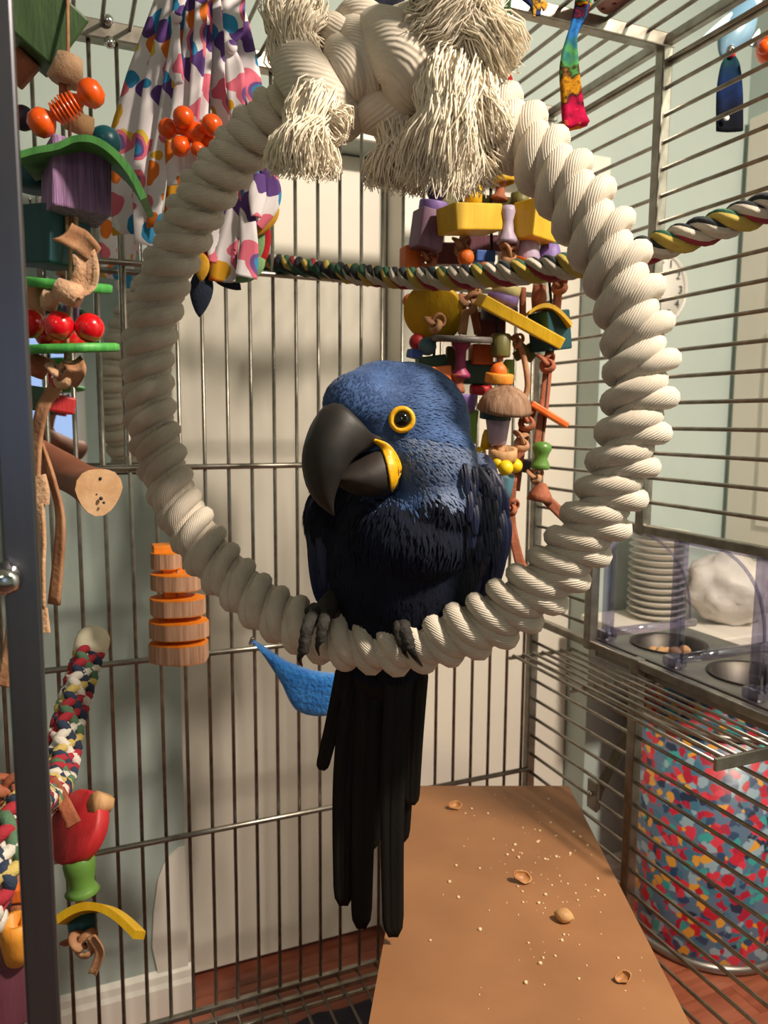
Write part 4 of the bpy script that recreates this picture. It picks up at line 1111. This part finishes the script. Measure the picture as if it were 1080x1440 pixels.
B.strip([(772, 500, 0), (766, 560, 0), (757, 625, 0)], [12, 14], 'leather_red'); B.strip([(785, 400, 0), (782, 440, .02), (772, 500, 0)], [12, 12], 'leather_red'); B.cord([(724, 470, -.01), (736, 500, -.01), (742, 540, -.01), (738, 560, -.01)], 4.5, 'leather'); B.knot(727, 478, 10, 'leather', -.01, (0, 60, 0))
B.strip([(738, 600, .01), (730, 640, .01), (724, 690, .01)], [16, 14], 'leather_red'); B.box(738, 494, 34, 14, 8, 'olive_wood', 10, 0, 40, .02, 'wood_star_arm'); B.box(738, 494, 34, 14, 8, 'olive_wood', 10, 0, -30, .022, 'wood_star_arm')
B.box(735, 655, 22, 18, 12, 'dkplum', 10, 0, 10, .02); B.strip([(772, 392, -.02), (806, 388, -.02)], [12, 8], 'red_fabric'); B.disc(702, 440, 26, 20, 'dkplum', (0, 5), .03); B.box(690, 460, 40, 40, 20, 'plum_wood', 0, 0, 0, .05); B.box(640, 508, 26, 40, 20, 'olive_wood', 0, 0, 0, .03)
B.turn(758, 420, [(9, -18), (11, 0), (9, 18)], 'leather_red', (0, 0), .02, 'leather_roll'); B.cord([(735, 405, .02), (735, 460, .02)], 5, 'leather_red')

# ------------------------------------------------------------------ dyed wood slice toy
Sl = Toy('wood_slice_toy', 252, 930, 1.14, 'stack of bark-edged wood slices dyed orange hanging at the back bars')
mat('slice_side', 'a0765c', 'c49c80', rough=.8, scale=30, stretch=(5, 5, .4), bump=.5, bscale=70, bstretch=(5, 5, .4))
mat('slice_dyed', 'd9760f', 'e88a1c', rough=.6, scale=40)
Sl.cord([(264, 668), (262, 700), (250, 800), (250, 915)], 2.2, 'leather')
for px, py, w_, h in [(262, 690, 20, 26), (234, 788, 42, 20), (247, 817, 74, 20), (249, 851, 80, 21), (252, 883, 84, 21), (252, 915, 82, 24)]:
    rn = random.Random(py); D = 1.14; nseg = 14
    out = []
    for k in range(nseg):
        a = 2*PI*k/nseg; r = mm(w_/2, D)*(1 + rn.uniform(-.06, .06))
        out.append(P(px, py, D) + RH*(r*math.cos(a)) + FH*(r*.75*math.sin(a)) - ZU*mm(h/2, D) + RH*0)
    up_ = ZU*mm(h, D)
    g = G(); prism(g, out, up_); so = g.obj('wood_slice', 'slice_side', Sl.t)
    c0 = sum(out, V())/nseg
    g = G(); prism(g, [c0 + (p-c0)*.99 + up_*1.005 for p in out], ZU*.0012); g.obj('dyed_face', 'slice_dyed', so)
    g = G(); prism(g, [c0 + (p-c0)*.985 - ZU*.0012 for p in out], ZU*.001); g.obj('dyed_face', 'slice_dyed', so)
    if w_ > 30:
        g = G(); block(g, P(px - 6, py - h*.5 - 6, D + .012), (mm(26, D), mm(30, D), mm(13, D)), None, .001); g.obj('spacer', 'slice_dyed', so)

# ------------------------------------------------------------------ blue fleece
bo = [(352, 900), (372, 912), (400, 930), (440, 945), (500, 955), (505, 990), (478, 1004), (445, 1008), (418, 1000), (405, 982), (396, 962), (382, 940), (366, 916)]
bl = thing('fleece_hammock', P(430, 1008, 1.19), 'bright blue fleece hammock corner behind the tail', 'hammock')
g = G(); n = len(bo); sm_ = spline([V((*q, 0)) for q in bo + [bo[0]]], 40)[:-1]
front = [P(q.x, q.y, 1.175) for q in sm_]; c0 = sum(front, V())/len(front)
rings = [[c0 + (p-c0)*k + FH*z for p in front] for k, z in [(.02, -.010), (.5, -.010), (.85, -.007), (.97, -.002), (1, .004), (.97, .010), (.85, .014), (.02, .016)]]
nf = len(front); vs_ = [p for r in rings for p in r]; fs = [[i*nf+k, i*nf+(k+1) % nf, (i+1)*nf+(k+1) % nf, (i+1)*nf+k] for i in range(len(rings)-1) for k in range(nf)]
g.add(vs_, fs); g.obj('padded_cloth', 'fleece_blue', bl)
g = G(); tube(g, [P(355, 898, 1.178), P(352, 905, 1.21)], .003, 8); g.obj('hanging_loop', 'steel', bl)

# ------------------------------------------------------------------ braided rope perch at lower left
bc = thing('braided_rope_perch', P(100, 1090, .85), 'braided multicolour rope perch with cream end cap at lower left', 'perch')
ctr = spline([P(*q) for q in [(127, 912, .98), (112, 960, .95), (95, 1020, .91), (84, 1085, .87), (66, 1120, .80), (36, 1132, .70), (16, 1165, .655), (0, 1212, .635), (-16, 1262, .625), (-34, 1310, .62)]], 150)
bcol = ['braid_white', 'braid_red', 'braid_navy', 'braid_yellow', 'braid_green', 'braid_white', 'braid_navy', 'braid_red']
for s in range(8):
    pts = []; ln = 0; sg = 1 if s % 2 else -1
    for i, p in enumerate(ctr):
        if i: ln += (p - ctr[i-1]).length
        t = (ctr[min(i+1, 150)] - ctr[max(i-1, 0)]).normalized(); a, b_ = frame(t)
        ph = 2*PI*ln/.075
        th = sg*ph + (s//2)*PI/2 + (s % 2)*PI/4
        r = .0128 + .0026*math.cos(4*ph + (s % 2)*PI)
        pts.append(p + a*(r*math.cos(th)) + b_*(r*math.sin(th)))
    g = G(); tube(g, pts, .0058, 7); g.obj('strand', bcol[s], bc)
g = G(); tube(g, ctr, .0115, 10); g.obj('core', 'braid_white', bc)
t0 = (ctr[0]-ctr[2]).normalized()
g = G(); lathe(g, ctr[0] - t0*.004, t0, [(.017, -.006), (.0205, 0), (.0215, .012), (.020, .022), (.015, .029), (.007, .032), (.0001, .0325)], 20); g.obj('end_cap', 'cap_cream', bc)

# ------------------------------------------------------------------ toy at lower left, right of the post
C = Toy('hanging_shape_toy', 115, 1372, .80, 'hanging toy with red disc, green barrel and yellow arch at lower left')
C.strip([(72, 1095, 0), (88, 1125, -.02), (104, 1160, -.035)], [14, 20], 'leather_red')
C.disc(110, 1163, 50, 24, 'red_wood', (-30, 52), 0, 'wood_disc')
axd = rotm(0, 52, -30) @ V((0, 0, 1)); dr = (RH*.75 + ZU*.9); dr = (dr - axd*dr.dot(axd)).normalized(); chip = P(110, 1163, .80) + dr*mm(47, .8)
g = G(); lathe(g, chip - axd*mm(12.4, .8), axd, [(mm(14, .8), 0), (mm(15, .8), mm(24.8, .8))], 7); g.obj('chipped_edge', 'natural_wood', C.t)
C.turn(113, 1228, [(18, -30), (24, -27), (20, -22), (17, -14), (21, 4), (22, 16), (19, 28), (12, 32)], 'plastic_green', (-4, 0), -.01, 'barrel_bead')
C.cord([(114, 1255, -.01), (112, 1275, -.01)], 6, 'natural_wood', 'dowel')
arc3 = [V((78 + 112*u, 1303 - 42*math.sin(PI*(.12 + .80*u)) - 0 + 16*u, 0)) for u in [i/16 for i in range(17)]]
oo = [P(q.x, q.y, .775) for q in arc3]; oi = [P(q.x + (134 - q.x)*.05, q.y + 12, .775) for q in arc3]
g = G(); prism(g, oo + oi[::-1], FH*.045 + RH*-.004 - ZU*.033); g.obj('wood_arch', 'yellow_wood', C.t)
C.ball(116, 1299, 20, 'plastic_teal', .01); C.knot(118, 1325, 18, 'leather', -.01, (20, 70, 20)); C.strip([(128, 1318, -.02), (140, 1340, -.015), (130, 1370, -.01)], [14, 12], 'leather', cup=.2); C.strip([(104, 1322, 0), (88, 1328, .01)], [12, 10], 'leather_red')
# toy left of the post
E = Toy('hanging_cup_toy', 22, 1440, .66, 'hanging toy with orange cup and plum block left of the cage post')
E.knot(14, 1108, 24, 'leather_red', .02, (10, 60, 20)); E.turn(16, 1140, [(10, -16), (12, 12)], 'leather_red', (0, 0), .03, 'leather_roll')
E.box(22, 1250, 50, 22, 40, 'orange_wood', 15, 0, 3, .05); E.turn(26, 1272, [(12, -12), (16, 0), (12, 12)], 'leather_red', (0, 0), .05, 'leather_roll'); E.cord([(25, 1230, .05), (24, 1400, .03)], 3)
E.turn(24, 1320, [(12, -38), (18, -34), (21, -10), (22, 12), (19, 32), (13, 32), (11, 14)], 'wood_orange2', (4, 10), 0, 'wood_cup')
E.box(8, 1385, 70, 96, 60, 'plum_wood', 32, 0, -4, .02); E.ball(6, 1440, 18, 'leather_red', .02)

# ------------------------------------------------------------------ cloth pieces at the top right
T = Toy('tie_dye_strip', 812, 178, .86, 'twisted tie-dye cloth strip hanging from the cage roof', 'cloth')
T.strip([(825, -20), (818, 12), (808, 40), (803, 60), (800, 90), (803, 130), (806, 160), (810, 178)], [16, 20, 12, 16, 25, 27, 30, 36], 'tie_dye', 'twisted_cloth', thick=.012, tw=(.3, 0), cup=.08, n=30, wv=.03)
T.ball(820, 4, 12, 'tie_dye', 0, 'cloth_knot')
S = Toy('red_leather_tag', 708, 128, .88, 'red wrapped tag on dark green strap beside the tassels', 'bird toy')
S.strip([(712, -20), (710, 20), (708, 52)], [16, 16], 'green_fabric', 'strap', thick=.004); S.turn(707, 72, [(15, -26), (15, -8), (14, 0), (13, 24)], 'red_fabric', (3, 0), 0, 'red_wrap'); S.ball(706, 88, 13, 'red_fabric', -.004); S.strip([(708, 95), (714, 110), (718, 128)], [16, 8], 'red_fabric', 'tail_end', thick=.005); S.ball(721, 122, 7, 'leather_red')
K = Toy('knotted_scrap', 757, 20, .92, 'small frayed blue and tan cloth scrap tied to the roof bars', 'cloth')
K.strip([(738, -12), (752, 4), (755, 22)], [24, 10], 'navy_fabric', 'blue_end'); K.strip([(752, -6), (760, 10), (768, 4)], [18, 8], 'felt_gold', 'tan_end'); K.strip([(752, 2), (751, 24)], [8, 3], 'felt_gold', 'tan_end')
# pink object lying on the roof
zt_ = ztop + .010
pk = [onZ(px, py, zt_) for px, py in [(830, -20), (836, 5), (846, 18), (862, 20), (880, 8), (905, -15), (880, -40), (845, -38)]]
sm_ = spline(pk + [pk[0]], 28)[:-1]
g = G(); prism(g, sm_, ZU*.018, False); pt_ = g.obj('pink_toy_piece', 'pink_plastic', None, 'rounded pink plaque lying on the cage roof bars', 'bird toy')
for px, py in [(864, 5), (848, 12)]:
    p = onZ(px, py, zt_); g = G(); lathe(g, p - ZU*.0008, ZU, [(.003, 0), (.003, .003)], 8); g.obj('hole', 'plum_wood', pt_)
# fish toy outside the bars
Fs = Toy('fish_toy', 1030, 190, 1.20, 'shiny pale blue toy fish with navy cloth tail outside the bars', 'bird toy')
D = 1.20
ax = (P(1056, 10, D) - P(1022, 70, D)).normalized()
g = G(); lathe(g, P(1037, 40, D), ax, [(mm(max(24*math.sin(PI*u)**.75, .1), D), mm((u-.5)*96, D)) for u in [i/14 for i in range(15)]], 18, FH, True, 1, .6); fb = g.obj('fish_body', 'fish_plastic', Fs.t)
def fin(poly, m, dd):
    g = G(); s_ = spline([V((*q, 0)) for q in poly + [poly[0]]], 24)[:-1]; prism(g, [P(q.x, q.y, D + dd) for q in s_], FH*.004, False); return g.obj('fin', m, Fs.t)
fin([(985, 55), (1002, 38), (1030, 16), (1020, 44), (1002, 52), (992, 58)], 'fish_fin', -.012); fin([(1052, 62), (1068, 40), (1066, 64)], 'fish_fin', -.01); fin([(1052, 8), (1062, -12), (1076, -8), (1066, 12)], 'fish_fin', 0)
g = G(); ball(g, P(1027, 70, D - .004), mm(7, D)); g.obj('joint_bead', 'chrome', Fs.t); g = G(); ball(g, P(1029, 76, D - .004), mm(5, D)); g.obj('red_bead', 'plastic_red', Fs.t)
Fs.strip([(1028, 78), (1027, 92), (1026, 130), (1026, 184)], [10, 26, 36, 37], 'fish_tail_dye', 'cloth_tail', thick=.004, cup=.08, n=20)
g = G(); lathe(g, P(1021, 166, D - .008), -FH, [(mm(4, D), 0), (mm(4, D), .002)], 12); g.obj('white_spot', 'clock_face', Fs.t)
Fs.cord([(1060, -10), (1062, -60), (1062, -90)], 1.2, 'black_cord', 'hanging_cord')
Of = Toy('orange_ball_toy', 1085, 90, 1.18, 'glossy orange ball toy at the right edge outside the bars', 'bird toy')
Of.ball(1090, 66, 26, 'plastic_orange'); Of.cord([(1090, 40), (1092, -60)], 1.2, 'black_cord', 'hanging_cord'); Of.ball(1076, 66, 10, 'plastic_orange', -.012)

# ------------------------------------------------------------------ mirror outside the back bars
m0, m1 = onY(40, 668, CB + .03), onY(196, 308, CB + .03)
mr = thing('cage_mirror', V(((m0.x+m1.x)/2, CB + .035, m0.z)), 'mirror hung on the back bars behind the block toy', 'mirror')
g = G(); block(g, ((m0.x+m1.x)/2, CB + .034, (m0.z+m1.z)/2), (m1.x-m0.x, .004, m1.z-m0.z), None, .0005); g.obj('mirror_glass', 'mirror', mr)
g = G(); block(g, ((m0.x+m1.x)/2, CB + .041, (m0.z+m1.z)/2), (m1.x-m0.x+.006, .009, m1.z-m0.z+.006), None, .001); g.obj('backing', 'mirror_back', mr)
for x in (m0.x + .02, m1.x - .02):
    g = G(); tube(g, [V((x, CB + .036, m1.z)), V((x, CB + .02, m1.z + .012)), V((x, CB - .004, m1.z + .004))], .002, 6); g.obj('hook', 'steel', mr)

# ------------------------------------------------------------------ brown box under the macaw
Df = 1.33
fl_, fr_ = P(580, 1105, Df), P(800, 1105, Df)
tilt = R_(4.5)
dd_ = (FH*math.cos(tilt) - ZU*math.sin(tilt)); nb_ = dd_.cross(RH).normalized()
def onbox(px, py, lift=0):
    p = onPlane(px, py, fl_, nb_); return p + (nb_ if nb_.z > 0 else -nb_)*lift
nl, nr = onbox(512, 1475), onbox(988, 1475)
top = [nl, nr, fr_, fl_]
bx_ = thing('brown_box', V(((nl.x+fr_.x)/2, (nl.y+fr_.y)/2, zfl)), 'brown hardboard-topped box on the cage floor scattered with crumbs', 'box')
up_ = nb_ if nb_.z > 0 else -nb_
def rounded(poly, r, n=4):
    out = []
    for i, p in enumerate(poly):
        a = (poly[i-1]-p).normalized(); b_ = (poly[(i+1) % len(poly)]-p).normalized()
        for k in range(n+1):
            u = k/n; out.append(p + a*(r*(1-u)**2) + b_*(r*u*u))
    return out
g = G(); prism(g, [p - up_*.008 for p in rounded(top, .008)], up_*.008); g.obj('lid_board', 'hardboard', bx_)
c0 = sum(top, V())/4
low = [V((p.x, p.y, zfl + .002)) for p in top]
ins = [c0 + (p-c0)*.975 for p in top]
g = G(); a = [p - up_*.008 for p in ins]; b_ = [V((p.x, p.y, zfl + .002)) for p in ins]
g.add(a + b_, [[0, 1, 2, 3], [7, 6, 5, 4], [0, 4, 5, 1], [1, 5, 6, 2], [2, 6, 7, 3], [3, 7, 4, 0]], None, False); g.obj('box_body', 'hardboard_edge', bx_)
for q in ins:
    g = G(); e = V((q.x, q.y, 0)); cc_ = V((c0.x, c0.y, 0)); e = cc_ + (e-cc_)*.97
    block(g, (e.x, e.y, (zfl + .002 + q.z)/2 - .006), (.018, .018, q.z - zfl - .02), None, .002); g.obj('corner_batten', 'hardboard_edge', bx_)
# nuts and shells
p = onbox(793, 1296); D = project(p)[2]
def shell(px, py, rot, label, s=1.0):
    p = onbox(px, py, .0005); g = G(); r = mm(13, project(p)[2])*s
    bm = bmesh.new(); bmesh.ops.create_uvsphere(bm, u_segments=16, v_segments=10, radius=1)
    bmesh.ops.delete(bm, geom=[v for v in bm.verts if v.co.z > .12 + .12*math.sin(3*math.atan2(v.co.y, v.co.x))], context='VERTS')
    bmesh.ops.solidify(bm, geom=list(bm.faces), thickness=.14)
    bm.verts.index_update()
    mt = rotm(*rot)
    g.add([p + up_*(r*.62) + mt @ V((v.co.x*r*1.05, v.co.y*r*.66*(1 + .15*math.sin(5*v.co.x)), v.co.z*r*.55)) for v in bm.verts], [[v.index for v in f.verts] for f in bm.faces]); bm.free()
    z0 = min((v - p).dot(up_) for v in g.v); g.v = [v - up_*(z0 - .0004) for v in g.v]
    o = g.obj('nut_shell', 'nut_inside', None, label, 'nut shell', 'nut shells on the brown box'); return o
shell(640, 1138, (10, 30, 0), 'small empty nut shell near the far edge of the brown box', .75)
shell(735, 1242, (-20, 35, 20), 'open nut shell half in the middle of the brown box')
shell(876, 1382, (15, 30, -25), 'curved nut shell near the right edge of the brown box', .9)
g = G(); lathe(g, p + up_*mm(9, D), rotm(-25, 0, 0) @ V((1, 0, 0)), [(mm(max(11*math.sin(PI*u)**.8, .05), D), mm((u-.5)*29, D)) for u in [i/12 for i in range(13)]], 16, ZU, True, 1, .85)
nt_ = g.obj('whole_nut', 'nut', None, 'whole tan nut lying on the brown box', 'nut')
rn = random.Random(3); g = G()
for _ in range(190):
    if rn.random() < .75: px = rn.gauss(790, 75); py = rn.gauss(1215, 70)
    else: px = rn.uniform(600, 930); py = rn.uniform(1120, 1435)
    e0 = 580 + (py - 1105)*-.18 + 15; e1 = 800 + (py - 1105)*.507 - 15
    if not (e0 < px < e1 and 1115 < py < 1460): continue
    r = rn.choice([.0008, .001, .0013, .0018, .0026]); pp = onbox(px, py, r*.4)
    bm = bmesh.new(); bmesh.ops.create_icosphere(bm, subdivisions=1, radius=r); bm.verts.index_update()
    g.add([pp + V((v.co.x*rn.uniform(.6, 1.3), v.co.y*rn.uniform(.6, 1.3), v.co.z*rn.uniform(.5, .9))) for v in bm.verts], [[v.index for v in f.verts] for f in bm.faces]); bm.free()
g.obj('nut_crumbs', 'crumb', None, 'pale nut crumbs scattered over the brown box', 'crumbs', kind='stuff')

# ------------------------------------------------------------------ feeder outside the right hand panel
fd = thing('feeder_station', V((CX + .11, .85, zo0 - .012)), 'steel feeder tray with clear acrylic hoods behind the right bars', 'feeder')
zt2 = zo0 + .008
x0, x1, ya, yb2 = CX + .012, CX + .215, .47, YO - .004
bowls = [onZ(938, 906, zt2), onZ(1050, 950, zt2)]
bowls.append(bowls[1]*2 - bowls[0])
rb = .060
for b_ in bowls: b_.x = CX + .105
bowls = [b_ for b_ in bowls if b_.y > ya + rb]
bm = bmesh.new()
ed = []
def loop(pts):
    vv = [bm.verts.new(p) for p in pts]
    for i in range(len(vv)): ed.append(bm.edges.new((vv[i], vv[(i+1) % len(vv)])))
loop([(x0, ya, zt2), (x1, ya, zt2), (x1, yb2, zt2), (x0, yb2, zt2)])
for b_ in bowls: loop([(b_.x + rb*math.cos(2*PI*k/28), b_.y + rb*math.sin(2*PI*k/28), zt2) for k in range(28)])
bmesh.ops.triangle_fill(bm, use_beauty=True, edges=ed)
bm.verts.index_update(); g = G()
g.add([v.co.copy() for v in bm.verts], [[v.index for v in f.verts] for f in bm.faces], None, False); bm.free()
for a, b_ in [((x0, ya, 0), (x0, yb2, 0)), ((x1, ya, 0), (x1, yb2, 0)), ((x0, ya, 0), (x1, ya, 0)), ((x0, yb2, 0), (x1, yb2, 0))]:
    a = V(a); b_ = V(b_); d = b_ - a; block(g, (a+b_)/2 + ZU*(zt2 - .0155), (abs(d.x) + .003, abs(d.y) + .003, .030), None, 0)
g.obj('tray', 'tray_steel', fd)
for i, b_ in enumerate(bowls):
    g = G(); lathe(g, V((b_.x, b_.y, zt2 - .055)), ZU, [(1e-5, 0), (.045, .0), (.052, .01), (.058, .054), (.063, .0555), (.0635, .058), (.056, .0565), (.049, .012), (.043, .004), (1e-5, .0035)], 32); bo_ = g.obj('food_bowl', 'bowl_steel', None, ['steel food bowl holding nuts, set in the far end of the feeder tray', 'empty steel food bowl in the middle of the feeder tray', 'steel food bowl at the near end of the feeder tray'][i], 'bowl', 'steel bowls in the feeder tray')
    if i == 0:
        for k in range(8):
            a = k*2.4; r = .008 + .0035*k
            if r > .038: r = .036
            g = G(); lathe(g, V((b_.x + r*math.cos(a), b_.y + r*math.sin(a), zt2 - .020 + .005*(k % 3))), V((math.cos(k), math.sin(k), .2)), [(max(.0095*math.sin(PI*u)**.8, 1e-5), (u-.5)*.026) for u in [j/10 for j in range(11)]], 12)
            g.obj('nut_in_bowl', 'nut', None, 'tan nut in the far feeder bowl', 'nut', 'nuts in the far feeder bowl')
# acrylic hoods
ysd = [onX(852, 850, CX + .02).y, onX(950, 850, CX + .02).y, onX(1068, 850, CX + .02).y]
ysd.append(2*ysd[2] - ysd[1])
zt3 = zo1 - .012; zb3 = zt2 + .012; dep = .19
for i, yy in enumerate(ysd):
    xf = CX + .02
    cur = [(xf + dep*math.sin(PI/2*u), zb3 + (zt3 - zb3)*(math.cos(PI/2*u)**.9 if u < 1 else 0)) for u in [k/14 for k in range(15)]]
    poly = [V((xf, yy, zb3))] + [V((x, yy, z)) for x, z in cur]
    g = G(); prism(g, poly, V((0, -.004, 0))); pn = g.obj('hood_side', 'acrylic', fd)
    g = G(); tube(g, [V((x, yy - .002, z)) for x, z in cur], .0028, 6); g.obj('hood_edge', 'acrylic_edge', pn)
    g = G(); block(g, (xf + .004, yy - .002, (zb3 + zt3)/2 - .004), (.014, .022, zt3 - zb3 + .02), None, .005); g.obj('hood_post', 'acrylic_edge', fd)
    g = G(); rod(g, (xf + .004, yy - .012, zb3 + .004), (xf + dep, yy - .012, zb3 + .004), .008, 12); g.obj('hood_rod', 'acrylic_edge', fd)
    g = G(); block(g, (xf + .002, yy - .002, zb3 - .002), (.026, .030, .018), None, .005); g.obj('hood_foot', 'acrylic_edge', fd)
for i in range(len(ysd) - 1):
    ya_, yb_ = ysd[i], ysd[i+1]
    cur = [(CX + .02 + dep*math.sin(PI/2*u), zb3 + (zt3 - zb3)*(math.cos(PI/2*u)**.9 if u < 1 else 0)) for u in [k/14 for k in range(15)]]
    g = G(); vs_ = [V((x, ya_ - .004, z)) for x, z in cur] + [V((x, yb_, z)) for x, z in cur]
    g.add(vs_, [[k, k+1, 15+k+1, 15+k] for k in range(14)]); g.obj('hood_cover', 'acrylic', fd)
g = G(); block(g, (CX + .02, (ysd[0] + ysd[-1])/2, zt3 + .002), (.012, ysd[0] - ysd[-1], .010), None, .002); g.obj('hood_top_rail', 'acrylic_edge', fd)

# ------------------------------------------------------------------ things outside the cage on the right
tz = .80
tb = thing('wall_shelf', V((1.44, 1.44, tz)), 'white wall shelf in the corner beyond the feeder', 'shelf')
g = G(); block(g, (1.44, 1.435, tz - .012), (.46, .31, .024), None, .004); g.obj('shelf_board', 'white_paint', tb)
for x in (1.30, 1.58):
    g = G(); prism(g, [V((x, YB - .002, tz - .024)), V((x, 1.36, tz - .024)), V((x, YB - .002, tz - .14))], V((.016, 0, 0))); g.obj('bracket', 'white_paint', tb)
sb = onZ(922, 868, tz)
sb.y = min(sb.y, 1.50); sb.x = max(sb.x, 1.30)
for k in range(13):
    g = G(); z = tz + .001 + k*.017
    lathe(g, V((sb.x, sb.y, z)), ZU, [(.045, 0), (.068, .012), (.072, .0155), (.069, .0158), (.044, .003), (1e-5, .003)], 24)
    g.obj('paper_bowl', 'bowl_white', None, ['lowest', 'second', 'third', 'fourth', 'fifth', 'sixth', 'seventh', 'eighth', 'ninth', 'tenth', 'eleventh', 'twelfth', 'topmost'][k] + ' white bowl of the stack on the corner wall shelf', 'bowl', 'white bowls stacked on the wall shelf')
# crumpled white bag
bm = bmesh.new(); bmesh.ops.create_icosphere(bm, subdivisions=4, radius=1); bm.verts.index_update(); g = G()
bc_ = V((1.51, 1.40, tz + .115))
g.add([bc_ + V((v.co.x*.105, v.co.y*.10, max(v.co.z*.085, -.075)))*(1 + .22*MN.noise(v.co*2.2) + .10*MN.noise(v.co*6)) for v in bm.verts], [[v.index for v in f.verts] for f in bm.faces]); bm.free()
z0 = min(v.z for v in g.v); g.v = [v - ZU*(z0 - tz - .0005) for v in g.v]
g.obj('paper_bag', 'bag_white', None, 'crumpled white bag on the wall shelf behind the feeder', 'bag')
# patterned bin
bc_ = V((1.48, 1.395, 0.0)); rb2 = .195; hb = .60
bn = thing('patterned_bin', bc_, 'round metal bin with bright red and blue parrot print, outside the cage', 'bin')
g = G(); lathe(g, bc_, ZU, [(rb2*.94, .012), (rb2*.96, .03), (rb2, hb - .02), (rb2*.97, hb - .02), (rb2*.92, .03), (1e-5, .028)], 48); g.obj('bin_body', 'parrot_print', bn)
g = G(); torus(g, bc_ + ZU*.014, ZU, rb2*.955, .012, 48); g.obj('base_rim', 'bin_metal', bn)
g = G(); torus(g, bc_ + ZU*(hb - .018), ZU, rb2, .008, 48); g.obj('top_rim', 'bin_metal', bn)
# grey webbing strap hanging behind the latch
g = G(); ribbon(g, spline([onX(889, 1022, CX + .03), onX(872, 1052, CX + .03), onX(856, 1085, CX + .03), onX(842, 1112, CX + .02), onX(838, 1135, CX + .018)], 14), .020, .003, V((0, 1, .4)))
g.obj('webbing_strap', 'strap_grey', None, 'grey webbing strap hanging outside the bars by the latch', 'strap')
# dark cloth on the floor under the cage
pc_ = onZ(500, 1425, .004)
bm = bmesh.new(); bmesh.ops.create_grid(bm, x_segments=16, y_segments=12, size=1); bm.verts.index_update(); g = G()
vt = [V((pc_.x + .02 + v.co.x*.20, pc_.y - .10 + v.co.y*.12, .006 + .012*max(0, MN.noise(v.co*3) + .35))) for v in bm.verts]
fsx = [[v.index for v in f.verts] for f in bm.faces]; nv = len(vt)
g.add(vt, fsx); g.add([v - ZU*.004 for v in vt], [f[::-1] for f in fsx]); bm.free()
g.obj('dark_cloth', 'dark_cloth', None, 'dark violet cloth on the floor under the cage grate', 'cloth')
